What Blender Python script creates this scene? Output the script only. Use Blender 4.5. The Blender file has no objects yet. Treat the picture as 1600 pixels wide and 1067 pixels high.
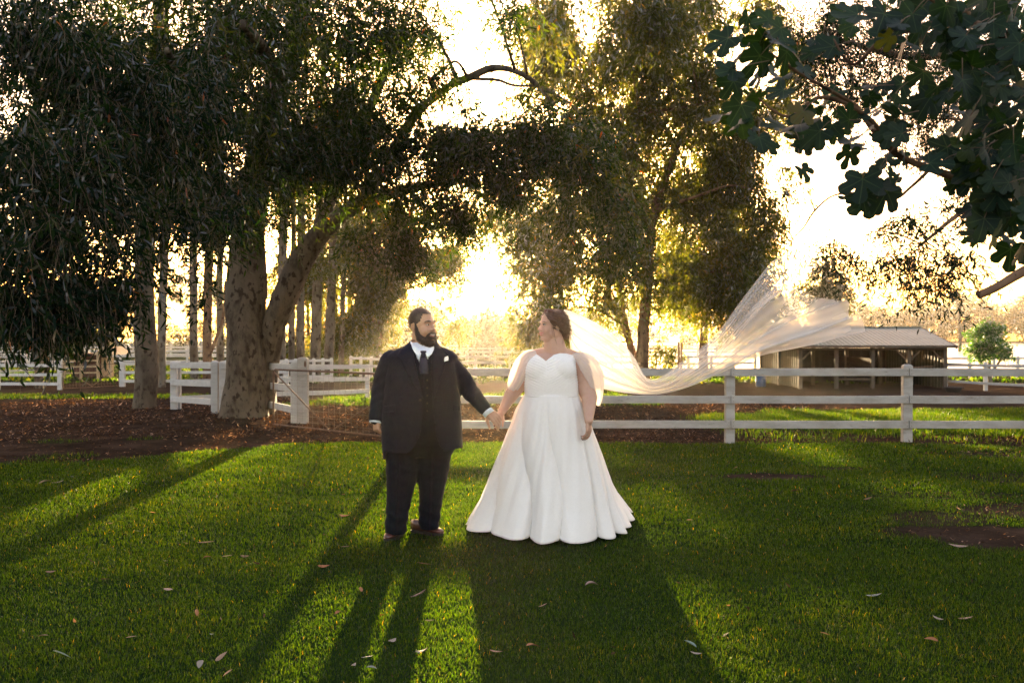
import bpy, bmesh, math, random
import numpy as np
from mathutils import Vector, Matrix, noise as mnoise

# ------------------------------------------------------------------ scene, camera, sky, sun
sc = bpy.context.scene
COL = sc.collection
F = 1556.0            # focal length in photo pixels (35 mm on a 36 mm wide sensor)
EYE = 1.60
HOR = 525.0           # photo row of the horizon
SUN_EL = math.radians(4.7)
SUN_AZ = math.radians(-1.6)          # measured from +Y towards +X

cam_d = bpy.data.cameras.new('camera'); cam = bpy.data.objects.new('camera', cam_d); COL.objects.link(cam)
cam_d.sensor_width = 36.0; cam_d.lens = 35.0; cam_d.clip_start = 0.1; cam_d.clip_end = 3000
cam.location = (0, 0, EYE)
cam.rotation_euler = (math.radians(90) - math.atan((533.5 - HOR) / F), 0, 0)
sc.camera = cam
cam_d.dof.use_dof = True; cam_d.dof.focus_distance = 8.0; cam_d.dof.aperture_fstop = 4.5

world = bpy.data.worlds.new('World'); sc.world = world; world.use_nodes = True
wn = world.node_tree; wn.nodes.clear()
sky = wn.nodes.new('ShaderNodeTexSky'); sky.sky_type = 'NISHITA'; sky.sun_disc = False
sky.sun_elevation = SUN_EL; sky.sun_rotation = SUN_AZ
sky.altitude = 20; sky.air_density = 1.0; sky.dust_density = 3.0; sky.ozone_density = 0.6
tint = wn.nodes.new('ShaderNodeMix'); tint.data_type = 'RGBA'; tint.blend_type = 'MULTIPLY'
tint.inputs[0].default_value = 1.0; tint.inputs[7].default_value = (1.13, 0.94, 0.97, 1)
bgn = wn.nodes.new('ShaderNodeBackground'); bgn.inputs['Strength'].default_value = 0.10
wo = wn.nodes.new('ShaderNodeOutputWorld')
wn.links.new(sky.outputs[0], tint.inputs[6]); wn.links.new(tint.outputs[2], bgn.inputs['Color'])
wn.links.new(bgn.outputs[0], wo.inputs['Surface'])

sun_d = bpy.data.lights.new('sun', 'SUN'); sun_d.energy = 5.0; sun_d.angle = math.radians(0.6)
sun_d.color = (1.0, 0.72, 0.40)
sun = bpy.data.objects.new('sun', sun_d); COL.objects.link(sun)
sdir = Vector((math.sin(SUN_AZ) * math.cos(SUN_EL), math.cos(SUN_AZ) * math.cos(SUN_EL), math.sin(SUN_EL)))
sun.rotation_euler = sdir.to_track_quat('Z', 'Y').to_euler()
sun.location = (0, 60, 30)

sc.view_settings.view_transform = 'Standard'; sc.view_settings.look = 'None'
sc.view_settings.gamma = 1.0; sc.view_settings.exposure = 3.55
sc.cycles.use_denoising = True
sc.cycles.max_bounces = 8; sc.cycles.transparent_max_bounces = 24
sc.cycles.transmission_bounces = 6; sc.cycles.diffuse_bounces = 3; sc.cycles.volume_bounces = 0
sc.cycles.sample_clamp_indirect = 6.0

# ------------------------------------------------------------------ helpers
def smooth01(x): x = np.clip(x, 0, 1); return x * x * (3 - 2 * x)
def gz(Y, X=0.0):
    Y = np.asarray(Y, float)
    return -0.62 * smooth01((Y - 16) / 26.0)
def at(px, py, Y):
    """photo pixel + distance -> world point"""
    return Vector(((px - 800) / F * Y, Y, EYE + (HOR - py) / F * Y))
def gnd(px, py):
    lo, hi = 2.0, 900.0
    for _ in range(50):
        m = (lo + hi) / 2
        if HOR + (EYE - float(gz(m))) * F / m > py: lo = m
        else: hi = m
    return Vector(((px - 800) / F * lo, lo, float(gz(lo))))

def tag(o, label=None, cat=None, group=None, kind=None):
    if label: o['label'] = label
    if cat: o['category'] = cat
    if group: o['group'] = group
    if kind: o['kind'] = kind
    return o
def empty(name, loc=(0, 0, 0), rz=0.0):
    o = bpy.data.objects.new(name, None); COL.objects.link(o)
    o.location = loc; o.rotation_euler = (0, 0, rz); o.empty_display_size = .2
    return o

class MB:
    """collects vertices and faces, linked as ONE mesh object"""
    def __init__(s): s.v = []; s.f = []; s.n = 0
    def add(s, v, f):
        v = np.asarray(v, float).reshape(-1, 3)
        s.v.append(v); s.f.extend([tuple(i + s.n for i in q) for q in f]); s.n += len(v)
        return s
    def box(s, lo, hi, R=None, c=None):
        x0, y0, z0 = lo; x1, y1, z1 = hi
        v = np.array([(x0,y0,z0),(x1,y0,z0),(x1,y1,z0),(x0,y1,z0),(x0,y0,z1),(x1,y0,z1),(x1,y1,z1),(x0,y1,z1)], float)
        if R is not None: v = v @ np.array(R).T
        if c is not None: v = v + np.array(c)
        return s.add(v, [(0,3,2,1),(4,5,6,7),(0,1,5,4),(1,2,6,5),(2,3,7,6),(3,0,4,7)])
    def beam(s, a, b, w, h, cham=0.0):
        """bar from a to b, width w (horizontal) and height h, optional chamfer"""
        a = np.array(a, float); b = np.array(b, float); d = b - a; L = np.linalg.norm(d); d /= L
        up = np.array([0, 0, 1.0]) if abs(d[2]) < .9 else np.array([0, 1.0, 0])
        r = np.cross(d, up); r /= np.linalg.norm(r); u = np.cross(r, d)
        if cham > 0:
            k = cham; pr = [(-w/2+k,-h/2),(w/2-k,-h/2),(w/2,-h/2+k),(w/2,h/2-k),(w/2-k,h/2),(-w/2+k,h/2),(-w/2,h/2-k),(-w/2,-h/2+k)]
        else: pr = [(-w/2,-h/2),(w/2,-h/2),(w/2,h/2),(-w/2,h/2)]
        n = len(pr)
        ns = 2
        v = []
        for e in (a, b):
            for (p, q) in pr: v.append(e + r * p + u * q)
        f = [tuple(range(n))[::-1] if False else tuple(range(n - 1, -1, -1)), tuple(range(n, 2 * n))]
        for i in range(n): j = (i + 1) % n; f.append((i, j, n + j, n + i))
        return s.add(v, f)
    def tube(s, pts, rad, seg=8, cap=True, rough=0.0, seed=0):
        P = np.array([tuple(p) for p in pts], float); n = len(P)
        if np.isscalar(rad): rad = [rad] * n
        T = np.gradient(P, axis=0); T /= np.linalg.norm(T, axis=1)[:, None] + 1e-9
        ref = np.array([0.3, 1.0, 0.2]); ref = ref / np.linalg.norm(ref)
        if abs(T[0] @ ref) > .9: ref = np.array([1.0, 0, 0])
        r = np.cross(T[0], ref); r /= np.linalg.norm(r)
        v = []
        ang = np.arange(seg) * 2 * math.pi / seg
        rng = np.random.default_rng(seed)
        ph = rng.uniform(0, 6.28, 6)
        for i in range(n):
            r = r - T[i] * (r @ T[i]); r /= np.linalg.norm(r) + 1e-9
            u = np.cross(T[i], r)
            rr = rad[i] * (1 + rough * (np.sin(2 * ang + ph[0] + i * .31) + .6 * np.sin(3 * ang + ph[1] - i * .23) + .4 * np.sin(5 * ang + ph[2] + i * .4)))
            v.append(P[i] + (np.cos(ang) * rr)[:, None] * r + (np.sin(ang) * rr)[:, None] * u)
        f = []
        for i in range(n - 1):
            for k in range(seg):
                k2 = (k + 1) % seg
                f.append((i * seg + k, i * seg + k2, (i + 1) * seg + k2, (i + 1) * seg + k))
        if cap: f.append(tuple(range(seg - 1, -1, -1))); f.append(tuple((n - 1) * seg + k for k in range(seg)))
        return s.add(np.concatenate(v), f)
    def ell(s, c, r, R=None, nu=20, nv=12):
        th = np.linspace(0, math.pi, nv + 1)[1:-1]; ph = np.arange(nu) * 2 * math.pi / nu
        v = [(0, 0, 1.0)]
        for t in th:
            for p in ph: v.append((math.sin(t) * math.cos(p), math.sin(t) * math.sin(p), math.cos(t)))
        v.append((0, 0, -1.0)); v = np.array(v) * np.array(r, float)
        if R is not None: v = v @ np.array(R).T
        v = v + np.array(c, float); f = []
        for k in range(nu): f.append((0, 1 + k, 1 + (k + 1) % nu))
        m = len(th)
        for i in range(m - 1):
            for k in range(nu):
                k2 = (k + 1) % nu
                f.append((1 + i * nu + k, 1 + (i + 1) * nu + k, 1 + (i + 1) * nu + k2, 1 + i * nu + k2))
        l = 1 + m * nu
        for k in range(nu): f.append((l, 1 + (m - 1) * nu + (k + 1) % nu, 1 + (m - 1) * nu + k))
        return s.add(v, f)
    def caps(s, pts, rad, seg=12):
        """chain of tapered capsules (a limb with round ends)"""
        pts = [np.array(p, float) for p in pts]
        if np.isscalar(rad): rad = [rad] * len(pts)
        P, Rr = [], []
        d0 = pts[0] - pts[1]; d0 /= np.linalg.norm(d0) + 1e-9
        for a in (1.0, .8, .45): P.append(pts[0] + d0 * rad[0] * a); Rr.append(rad[0] * math.sqrt(max(1e-4, 1 - a * a)))
        n = len(pts)
        for i in range(n):
            P.append(pts[i]); Rr.append(rad[i])
            if i < n - 1:
                for t in (.33, .66): P.append(pts[i] * (1 - t) + pts[i + 1] * t); Rr.append(rad[i] * (1 - t) + rad[i + 1] * t)
        d1 = pts[-1] - pts[-2]; d1 /= np.linalg.norm(d1) + 1e-9
        for a in (.45, .8, 1.0): P.append(pts[-1] + d1 * rad[-1] * a); Rr.append(rad[-1] * math.sqrt(max(1e-4, 1 - a * a)))
        return s.tube(P, Rr, seg)
    def loft(s, rings, cap=True):
        n = len(rings[0]); f = []
        for i in range(len(rings) - 1):
            for k in range(n):
                k2 = (k + 1) % n
                f.append((i * n + k, i * n + k2, (i + 1) * n + k2, (i + 1) * n + k))
        if cap: f.append(tuple(range(n - 1, -1, -1))); f.append(tuple((len(rings) - 1) * n + k for k in range(n)))
        return s.add(np.concatenate([np.asarray(r, float) for r in rings]), f)
    def arrays(s): return (np.concatenate(s.v) if s.v else np.zeros((0, 3))), s.f
    def build(s, name, mat, parent=None, smooth=True):
        v, f = s.arrays(); return mesh(name, v, f, mat, parent, smooth)

def mesh(name, v, f, mat, parent=None, smooth=True):
    me = bpy.data.meshes.new(name); me.from_pydata([tuple(map(float, p)) for p in v], [], f); me.update()
    if smooth: me.polygons.foreach_set('use_smooth', [True] * len(me.polygons))
    if mat: me.materials.append(mat)
    o = bpy.data.objects.new(name, me); COL.objects.link(o)
    if parent is not None: o.parent = parent
    return o
def mesh_np(name, V, Fq, mat, parent=None, attr=None, smooth=False, org=None):
    """fast builder: V (n,3), Fq (m,k) constant k; attr = dict(name -> per-vertex float)"""
    V = np.asarray(V, np.float32)
    if org is not None: V = V - np.array(org, np.float32)
    Fq = np.asarray(Fq, np.int32); k = Fq.shape[1]
    me = bpy.data.meshes.new(name)
    me.vertices.add(len(V)); me.vertices.foreach_set('co', V.ravel())
    me.loops.add(Fq.size); me.loops.foreach_set('vertex_index', Fq.ravel())
    me.polygons.add(len(Fq)); me.polygons.foreach_set('loop_start', np.arange(len(Fq), dtype=np.int32) * k)
    me.polygons.foreach_set('loop_total', np.full(len(Fq), k, np.int32))
    if smooth: me.polygons.foreach_set('use_smooth', np.ones(len(Fq), bool))
    for a, d in (attr or {}).items():
        at_ = me.attributes.new(a, 'FLOAT', 'POINT'); at_.data.foreach_set('value', np.asarray(d, np.float32))
    me.update(calc_edges=True); me.validate()
    if mat: me.materials.append(mat)
    o = bpy.data.objects.new(name, me); COL.objects.link(o)
    if parent is not None: o.parent = parent
    if org is not None: o.location = (0, 0, 0)
    return o

def remesh(mb, vox, it=4, fac=0.5):
    """fuse the overlapping pieces of mb into one continuous surface"""
    o = mb.build('tmp', None)
    m = o.modifiers.new('r', 'REMESH'); m.mode = 'VOXEL'; m.voxel_size = vox; m.use_smooth_shade = True
    if it:
        s = o.modifiers.new('s', 'SMOOTH'); s.iterations = it; s.factor = fac
    dg = bpy.context.evaluated_depsgraph_get(); ev = o.evaluated_get(dg); me = ev.to_mesh()
    V = np.empty(len(me.vertices) * 3); me.vertices.foreach_get('co', V); V = V.reshape(-1, 3)
    Fc = [tuple(p.vertices) for p in me.polygons]
    ev.to_mesh_clear(); old = o.data; bpy.data.objects.remove(o); bpy.data.meshes.remove(old)
    return V, Fc
def normals(V, Fc):
    N = np.zeros_like(V)
    q = np.array([f[:4] if len(f) >= 4 else (f[0], f[1], f[2], f[2]) for f in Fc])
    n = np.cross(V[q[:, 2]] - V[q[:, 0]], V[q[:, 3]] - V[q[:, 1]])
    z = np.abs(n).sum(1) < 1e-14
    n[z] = np.cross(V[q[z, 1]] - V[q[z, 0]], V[q[z, 2]] - V[q[z, 0]])
    for k in range(4): np.add.at(N, q[:, k], n)
    return N / (np.linalg.norm(N, axis=1)[:, None] + 1e-12)

_rn = np.random.default_rng(7)
_perm = _rn.permutation(4096); _vals = _rn.random(4096)
def vnoise(P):
    """value noise in [0,1] at points (n,3), vectorised"""
    P = np.asarray(P, float); i = np.floor(P).astype(np.int64); f = P - i; f = f * f * (3 - 2 * f)
    def h(a, b, c): return _vals[_perm[(_perm[(_perm[a & 4095] + b) & 4095] + c) & 4095]]
    r = 0
    for dx in (0, 1):
        wx = f[:, 0] if dx else 1 - f[:, 0]
        for dy in (0, 1):
            wy = f[:, 1] if dy else 1 - f[:, 1]
            for dz in (0, 1):
                wz = f[:, 2] if dz else 1 - f[:, 2]
                r = r + wx * wy * wz * h(i[:, 0] + dx, i[:, 1] + dy, i[:, 2] + dz)
    return r
def fbm(P, o=3):
    P = np.asarray(P, float); s = 0; a = .5; t = 0
    for k in range(o): s = s + a * vnoise(P * 2 ** k + 17.3 * k); t += a; a *= .5
    return s / t

def catmull(pts, n):
    P = np.array([tuple(p) for p in pts], float)
    m = len(P); t = np.linspace(0, m - 1, n); i = np.clip(np.floor(t).astype(int), 0, m - 2); u = (t - i)[:, None]
    g = lambda k: P[np.clip(k, 0, m - 1)]
    p0, p1, p2, p3 = g(i - 1), g(i), g(i + 1), g(i + 2)
    return .5 * ((2 * p1) + (-p0 + p2) * u + (2 * p0 - 5 * p1 + 4 * p2 - p3) * u ** 2 + (-p0 + 3 * p1 - 3 * p2 + p3) * u ** 3)
def interp(x, xs, ys): return np.interp(x, xs, ys)

# ------------------------------------------------------------------ materials
def nt(name):
    m = bpy.data.materials.new(name); m.use_nodes = True; t = m.node_tree; t.nodes.clear()
    out = t.nodes.new('ShaderNodeOutputMaterial'); return m, t, out
def N(t, typ, **kw):
    n = t.nodes.new(typ)
    for k, v in kw.items():
        if k.startswith('i_'): n.inputs[k[2:].replace('_', ' ')].default_value = v
        else: setattr(n, k, v)
    return n
def ramp(t, src, stops, interp_='LINEAR'):
    r = t.nodes.new('ShaderNodeValToRGB'); cr = r.color_ramp; cr.interpolation = interp_
    while len(cr.elements) < len(stops): cr.elements.new(.5)
    for e, (p, c) in zip(cr.elements, stops): e.position = p; e.color = (*c, 1) if len(c) == 3 else c
    t.links.new(src, r.inputs[0]); return r.outputs[0]
def noise_tex(t, scale, detail=4, rough=.6, vec=None, stretch=None, coord='Object'):
    n = N(t, 'ShaderNodeTexNoise'); n.inputs['Scale'].default_value = scale; n.inputs['Detail'].default_value = detail
    n.inputs['Roughness'].default_value = rough
    tc = N(t, 'ShaderNodeTexCoord'); s = tc.outputs[coord]
    if stretch:
        mp = N(t, 'ShaderNodeMapping'); mp.inputs['Scale'].default_value = stretch; t.links.new(s, mp.inputs[0]); s = mp.outputs[0]
    t.links.new(s, n.inputs['Vector']); return n.outputs['Fac']
def bump(t, h, strength, dist=.01, nrm=None):
    b = N(t, 'ShaderNodeBump'); b.inputs['Strength'].default_value = strength; b.inputs['Distance'].default_value = dist
    t.links.new(h, b.inputs['Height'])
    if nrm: t.links.new(nrm, b.inputs['Normal'])
    return b.outputs[0]
def surf(name, stops, scale=5, detail=5, rough=.8, bstr=.3, bdist=.01, bscale=None, stretch=None, spec=.3, coord='Object', metal=0.0, sheen=0.0, bstretch=None):
    m, t, out = nt(name)
    p = N(t, 'ShaderNodeBsdfPrincipled')
    p.inputs['Roughness'].default_value = rough; p.inputs['Specular IOR Level'].default_value = spec; p.inputs['Metallic'].default_value = metal
    if sheen: p.inputs['Sheen Weight'].default_value = sheen; p.inputs['Sheen Roughness'].default_value = .5
    f = noise_tex(t, scale, detail, .6, stretch=stretch, coord=coord)
    t.links.new(ramp(t, f, stops), p.inputs['Base Color'])
    if bstr: t.links.new(bump(t, noise_tex(t, bscale or scale * 3, 4, .6, stretch=bstretch or stretch, coord=coord), bstr, bdist), p.inputs['Normal'])
    t.links.new(p.outputs[0], out.inputs['Surface']); return m
def leafmat(name, cols, trans=.45, rough=.45, tcol=(1.0, .95, .35), attr='rnd', gloss=.12):
    """leaf: diffuse + translucent + a little gloss, colour varied leaf by leaf through a per-leaf random attribute"""
    m, t, out = nt(name)
    a = N(t, 'ShaderNodeAttribute', attribute_name=attr)
    c = ramp(t, a.outputs['Fac'], cols)
    d = N(t, 'ShaderNodeBsdfDiffuse'); tr = N(t, 'ShaderNodeBsdfTranslucent'); g = N(t, 'ShaderNodeBsdfGlossy'); g.inputs['Roughness'].default_value = rough
    mul = N(t, 'ShaderNodeMix', data_type='RGBA', blend_type='MULTIPLY'); mul.inputs[0].default_value = 1
    mul.inputs[7].default_value = (*[x * 1.5 for x in tcol], 1)
    t.links.new(c, mul.inputs[6]); t.links.new(c, d.inputs['Color']); t.links.new(mul.outputs[2], tr.inputs['Color'])
    m1 = N(t, 'ShaderNodeMixShader'); m1.inputs[0].default_value = trans
    t.links.new(d.outputs[0], m1.inputs[1]); t.links.new(tr.outputs[0], m1.inputs[2])
    fr = N(t, 'ShaderNodeFresnel'); fr.inputs[0].default_value = 1.38
    mm = N(t, 'ShaderNodeMath', operation='MULTIPLY'); mm.inputs[1].default_value = gloss * 4; t.links.new(fr.outputs[0], mm.inputs[0])
    m2 = N(t, 'ShaderNodeMixShader'); t.links.new(mm.outputs[0], m2.inputs[0])
    t.links.new(m1.outputs[0], m2.inputs[1]); t.links.new(g.outputs[0], m2.inputs[2])
    t.links.new(m2.outputs[0], out.inputs['Surface']); return m

M = {}
M['bark'] = None
def bark_mat(name, base, mid, dark, scale=3.0):
    m, t, out = nt(name); p = N(t, 'ShaderNodeBsdfPrincipled'); p.inputs['Roughness'].default_value = .9; p.inputs['Specular IOR Level'].default_value = .05
    f1 = noise_tex(t, scale, 5, .65, stretch=(1, 1, .45)); c1 = ramp(t, f1, [(.38, mid), (.5, base), (.66, tuple(x * 1.15 for x in base))])
    f2 = noise_tex(t, scale * 2.3, 3, .55, stretch=(1, 1, .55)); k = ramp(t, f2, [(.56, (0, 0, 0)), (.62, (1, 1, 1))])
    mx = N(t, 'ShaderNodeMix', data_type='RGBA'); t.links.new(k, mx.inputs[0]); t.links.new(c1, mx.inputs[6]); mx.inputs[7].default_value = (*dark, 1)
    f3 = noise_tex(t, scale * .6, 3, .5, stretch=(1, 1, .12)); k3 = ramp(t, f3, [(.58, (0, 0, 0)), (.72, (.7, .7, .7))])
    mx2 = N(t, 'ShaderNodeMix', data_type='RGBA'); t.links.new(k3, mx2.inputs[0]); t.links.new(mx.outputs[2], mx2.inputs[6]); mx2.inputs[7].default_value = (*[d * .7 for d in dark], 1)
    t.links.new(mx2.outputs[2], p.inputs['Base Color'])
    t.links.new(bump(t, f2, .9, .04, bump(t, noise_tex(t, scale * 8, 4, .6, stretch=(1, 1, .3)), .5, .01)), p.inputs['Normal'])
    t.links.new(p.outputs[0], out.inputs['Surface']); return m
M['bark'] = bark_mat('gum_bark', (.105, .086, .064), (.062, .048, .035), (.040, .029, .020), 4.5)
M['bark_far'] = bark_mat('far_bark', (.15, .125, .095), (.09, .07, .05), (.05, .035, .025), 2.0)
M['bark_brown'] = bark_mat('brown_bark', (.15, .09, .055), (.10, .06, .035), (.05, .03, .02))
M['twig'] = surf('twig', [(.3, (.10, .065, .04)), (.7, (.17, .12, .08))], 20, rough=.9, bstr=.2)
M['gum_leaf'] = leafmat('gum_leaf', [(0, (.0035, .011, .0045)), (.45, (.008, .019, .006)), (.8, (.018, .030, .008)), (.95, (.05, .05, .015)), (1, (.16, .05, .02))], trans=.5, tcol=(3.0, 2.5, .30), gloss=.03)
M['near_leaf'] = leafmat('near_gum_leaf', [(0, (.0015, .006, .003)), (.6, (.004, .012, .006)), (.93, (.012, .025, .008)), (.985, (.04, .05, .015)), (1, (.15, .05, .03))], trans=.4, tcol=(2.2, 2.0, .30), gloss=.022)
M['gold_leaf'] = leafmat('olive_leaf', [(0, (.014, .021, .007)), (.5, (.026, .033, .010)), (.9, (.045, .045, .013)), (1, (.12, .07, .02))], trans=.58, tcol=(3.0, 2.7, .30), gloss=.05)
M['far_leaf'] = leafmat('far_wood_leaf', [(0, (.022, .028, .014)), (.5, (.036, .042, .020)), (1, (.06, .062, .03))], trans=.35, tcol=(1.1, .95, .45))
M['bush_leaf'] = leafmat('bright_bush_leaf', [(0, (.03, .09, .02)), (.6, (.06, .14, .03)), (1, (.12, .20, .05))], trans=.45, tcol=(1.0, 1.0, .3))
M['grass'] = leafmat('grass_blade', [(0, (.003, .012, .003)), (.5, (.0052, .022, .005)), (.85, (.011, .030, .006)), (.97, (.035, .062, .014)), (1, (.07, .075, .03))], trans=.55, tcol=(7.4, 3.9, .20), gloss=.015)
M['litter'] = leafmat('litter', [(0, (.017, .012, .009)), (.5, (.042, .028, .019)), (.85, (.095, .065, .045)), (1, (.34, .25, .19))], trans=.25, tcol=(1.6, 1.0, .45), rough=.6, gloss=0.0)
# ------------------------------------------------------------------ ground
def lawn_edge(X):
    """distance at which the mown lawn ends, for a given X"""
    n = fbm(np.stack([np.asarray(X) * 1.1, np.full(np.shape(X), 3.3), np.zeros(np.shape(X))], -1).reshape(-1, 3), 3).reshape(np.shape(X))
    return np.interp(X, [-8, -6.5, -5, -3.9, -3, -1, 2, 5, 9], [12.6, 12.8, 13.3, 14.5, 15.2, 15.1, 14.9, 14.7, 14.6]) + (n - .5) * 1.1
PATCH = [(*gnd(1195, 746).xy, .62, .30, 1), (*gnd(1300, 732).xy, .50, .20, .8), (*gnd(1560, 838).xy, .75, .50, 1.0), (*gnd(1480, 812).xy, .6, .35, .8), (*gnd(1600, 800).xy, .7, .5, .9), (*gnd(1440, 835).xy, .35, .25, .7), (*gnd(1590, 745).xy, 1.0, .5, .6), (*gnd(1480, 775).xy, .8, .3, .45), (*gnd(1560, 712).xy, 1.0, .4, .8)]
def bare(X, Y):
    """0..1 how bare the lawn is (worn soil patches)"""
    X = np.asarray(X, float); Y = np.asarray(Y, float); b = np.zeros(np.broadcast(X, Y).shape)
    n = fbm(np.stack([X * 2.2, Y * 2.2, X * 0 + 5], -1).reshape(-1, 3), 3).reshape(b.shape)
    for (cx, cy, rx, ry, a) in PATCH:
        d = np.sqrt(((X - cx) / rx) ** 2 + ((Y - cy) / ry) ** 2) + (n - .5) * 1.3
        b = np.maximum(b, a * np.clip((1.1 - d) / .35, 0, 1))
    return b
def grass_cover(X, Y):
    """0..1 density of living grass anywhere on the ground"""
    X = np.asarray(X, float); Y = np.asarray(Y, float); sh = np.broadcast(X, Y).shape
    X = np.broadcast_to(X, sh); Y = np.broadcast_to(Y, sh)
    e = lawn_edge(X)
    n = fbm(np.stack([X * .7, Y * .7, X * 0 + 9], -1).reshape(-1, 3), 3).reshape(sh)
    lawn = np.clip((e - Y) / .35, 0, 1) * (1 - bare(X, Y))
    # long sunny grass behind the near fence on the right
    lo = np.interp(X, [3.2, 4.4, 6, 12], [19, 16.6, 15.6, 15.2]) + (n - .5) * 2.0
    hi = np.interp(X, [3.5, 6, 12], [20, 22.5, 23.5]) + (n - .5) * 1.5
    past = np.clip((Y - lo) / .8, 0, 1) * np.clip((hi - Y) / .8, 0, 1) * np.clip((X - 3.2) / 1.0, 0, 1)
    sc_ = np.clip((n - .45) * 4, 0, 1) * .25 * (Y > e) * (Y < 17.5) * (X > 2.5)
    far = np.clip((Y - 46) / 4, 0, 1) * (n > .35) * .9
    midl = np.clip((Y - 31) / 2, 0, 1) * np.clip((37 - Y) / 2, 0, 1) * np.clip((-9 - X) / 2, 0, 1)
    midc = np.clip((Y - 25) / 1.5, 0, 1) * np.clip((40 - Y) / 2, 0, 1) * np.clip((n - .42) * 7, 0, 1) * (X > -6) * (X < 4)
    tuft = np.zeros(sh)
    for (cx, cy, r) in [(-6.9, 15.1, .45), (-5.7, 15.4, .3), (-7.6, 13.5, .4), (-6.0, 13.2, .5)]:
        tuft = np.maximum(tuft, .6 * np.clip((1.2 - np.hypot(X - cx, (Y - cy) * 1.6) / r) * 2, 0, 1))
    return np.clip(np.maximum.reduce([lawn, past, sc_, far, midl, midc, tuft]), 0, 1)

def ground_material():
    m, t, out = nt('ground_soil_and_turf'); p = N(t, 'ShaderNodeBsdfPrincipled'); p.inputs['Roughness'].default_value = .95; p.inputs['Specular IOR Level'].default_value = 0.0
    a = N(t, 'ShaderNodeAttribute', attribute_name='turf')
    soil = ramp(t, noise_tex(t, 1.2, 8, .7), [(.32, (.016, .0115, .009)), (.5, (.031, .021, .0155)), (.68, (.056, .039, .029))])
    turf = ramp(t, noise_tex(t, 2.0, 6, .7), [(.35, (.008, .016, .005)), (.65, (.016, .028, .008))])
    mx = N(t, 'ShaderNodeMix', data_type='RGBA'); t.links.new(a.outputs['Fac'], mx.inputs[0]); t.links.new(soil, mx.inputs[6]); t.links.new(turf, mx.inputs[7])
    t.links.new(mx.outputs[2], p.inputs['Base Color'])
    t.links.new(bump(t, noise_tex(t, 9, 6, .7), .7, .05), p.inputs['Normal'])
    t.links.new(p.outputs[0], out.inputs['Surface']); return m
def make_ground():
    xs = np.concatenate([np.linspace(-900, -60, 22), np.linspace(-56, -14, 36), np.linspace(-13.6, 13.6, 240), np.linspace(14, 56, 36), np.linspace(60, 900, 22)])
    ys = np.concatenate([np.linspace(-200, 1.5, 14), np.linspace(1.7, 26, 230), np.linspace(26.6, 70, 64), np.linspace(74, 460, 30)])
    X, Y = np.meshgrid(xs, ys)
    Z = gz(Y) + (fbm(np.stack([X * .35, Y * .35, X * 0], -1).reshape(-1, 3), 3).reshape(X.shape) - .5) * .10 * np.clip((40 - np.abs(Y)) / 30, 0, 1) * np.clip((np.hypot(X, Y - 8.0) - 1.8) / 3, 0, 1)
    Z = np.where(Y < 0, 0, Z)
    # lake bed
    lake = np.clip((Y - 62) / 5, 0, 1) * np.clip((X - (4 + (Y - 60) * .02)) / 5, 0, 1) * np.clip((330 - Y) / 10, 0, 1)
    Z = Z - lake * .8
    c = grass_cover(X, Y)
    n = len(xs); i = np.arange((len(ys) - 1) * n).reshape(len(ys) - 1, n)[:, :-1].ravel()
    q = np.stack([i, i + 1, i + n + 1, i + n], 1)
    o = mesh_np('ground', np.stack([X, Y, Z], -1).reshape(-1, 3), q, ground_material(), attr={'turf': c.ravel()}, smooth=True)
    tag(o, kind='structure')
make_ground()
def ground_z(X, Y):
    X = np.asarray(X, float); Y = np.asarray(Y, float)
    return gz(Y) + (fbm(np.stack([X * .35, Y * .35, X * 0], -1).reshape(-1, 3), 3).reshape(X.shape) - .5) * .10 * np.clip((40 - np.abs(Y)) / 30, 0, 1) * np.clip((np.hypot(X, Y - 8.0) - 1.8) / 3, 0, 1)

# lake
m, t, out = nt('lake_water'); p = N(t, 'ShaderNodeBsdfPrincipled'); p.inputs['Base Color'].default_value = (.06, .08, .07, 1)
p.inputs['Roughness'].default_value = .3; p.inputs['IOR'].default_value = 1.33
t.links.new(bump(t, noise_tex(t, .9, 5, .6, stretch=(1, .35, 1)), .6, .12), p.inputs['Normal']); t.links.new(p.outputs[0], out.inputs['Surface'])
lk = MB().add([(5, 60, -.70), (700, 60, -.70), (700, 340, -.70), (9, 340, -.70)], [(0, 1, 2, 3)]).build('water', m); tag(lk, kind='structure')

# ------------------------------------------------------------------ grass blades
def blades(P, h, w, rng, lean=.45, az=None):
    n = len(P); a = rng.uniform(0, 2 * math.pi, n); wd = np.stack([np.cos(a), np.sin(a), np.zeros(n)], 1)
    la = rng.uniform(0, 2 * math.pi, n); ld = np.stack([np.cos(la), np.sin(la), np.zeros(n)], 1) * (rng.uniform(.1, 1, n) * lean)[:, None]
    h = h[:, None]; w = w[:, None]; up = np.array([0, 0, 1.0])
    b0 = P - wd * w * .5; b1 = P + wd * w * .5
    mid = P + up * h * .58 + ld * h * .35
    m0 = mid - wd * w * .42; m1 = mid + wd * w * .42
    tip = P + up * h * (.98 - .25 * (np.linalg.norm(ld, axis=1)[:, None])) + ld * h * 1.05
    V = np.stack([b0, b1, m1, m0, tip], 1).reshape(-1, 3)
    i = np.arange(n) * 5
    T = np.concatenate([np.stack([i, i + 1, i + 2], 1), np.stack([i, i + 2, i + 3], 1), np.stack([i + 3, i + 2, i + 4], 1)])
    return V, T
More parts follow.
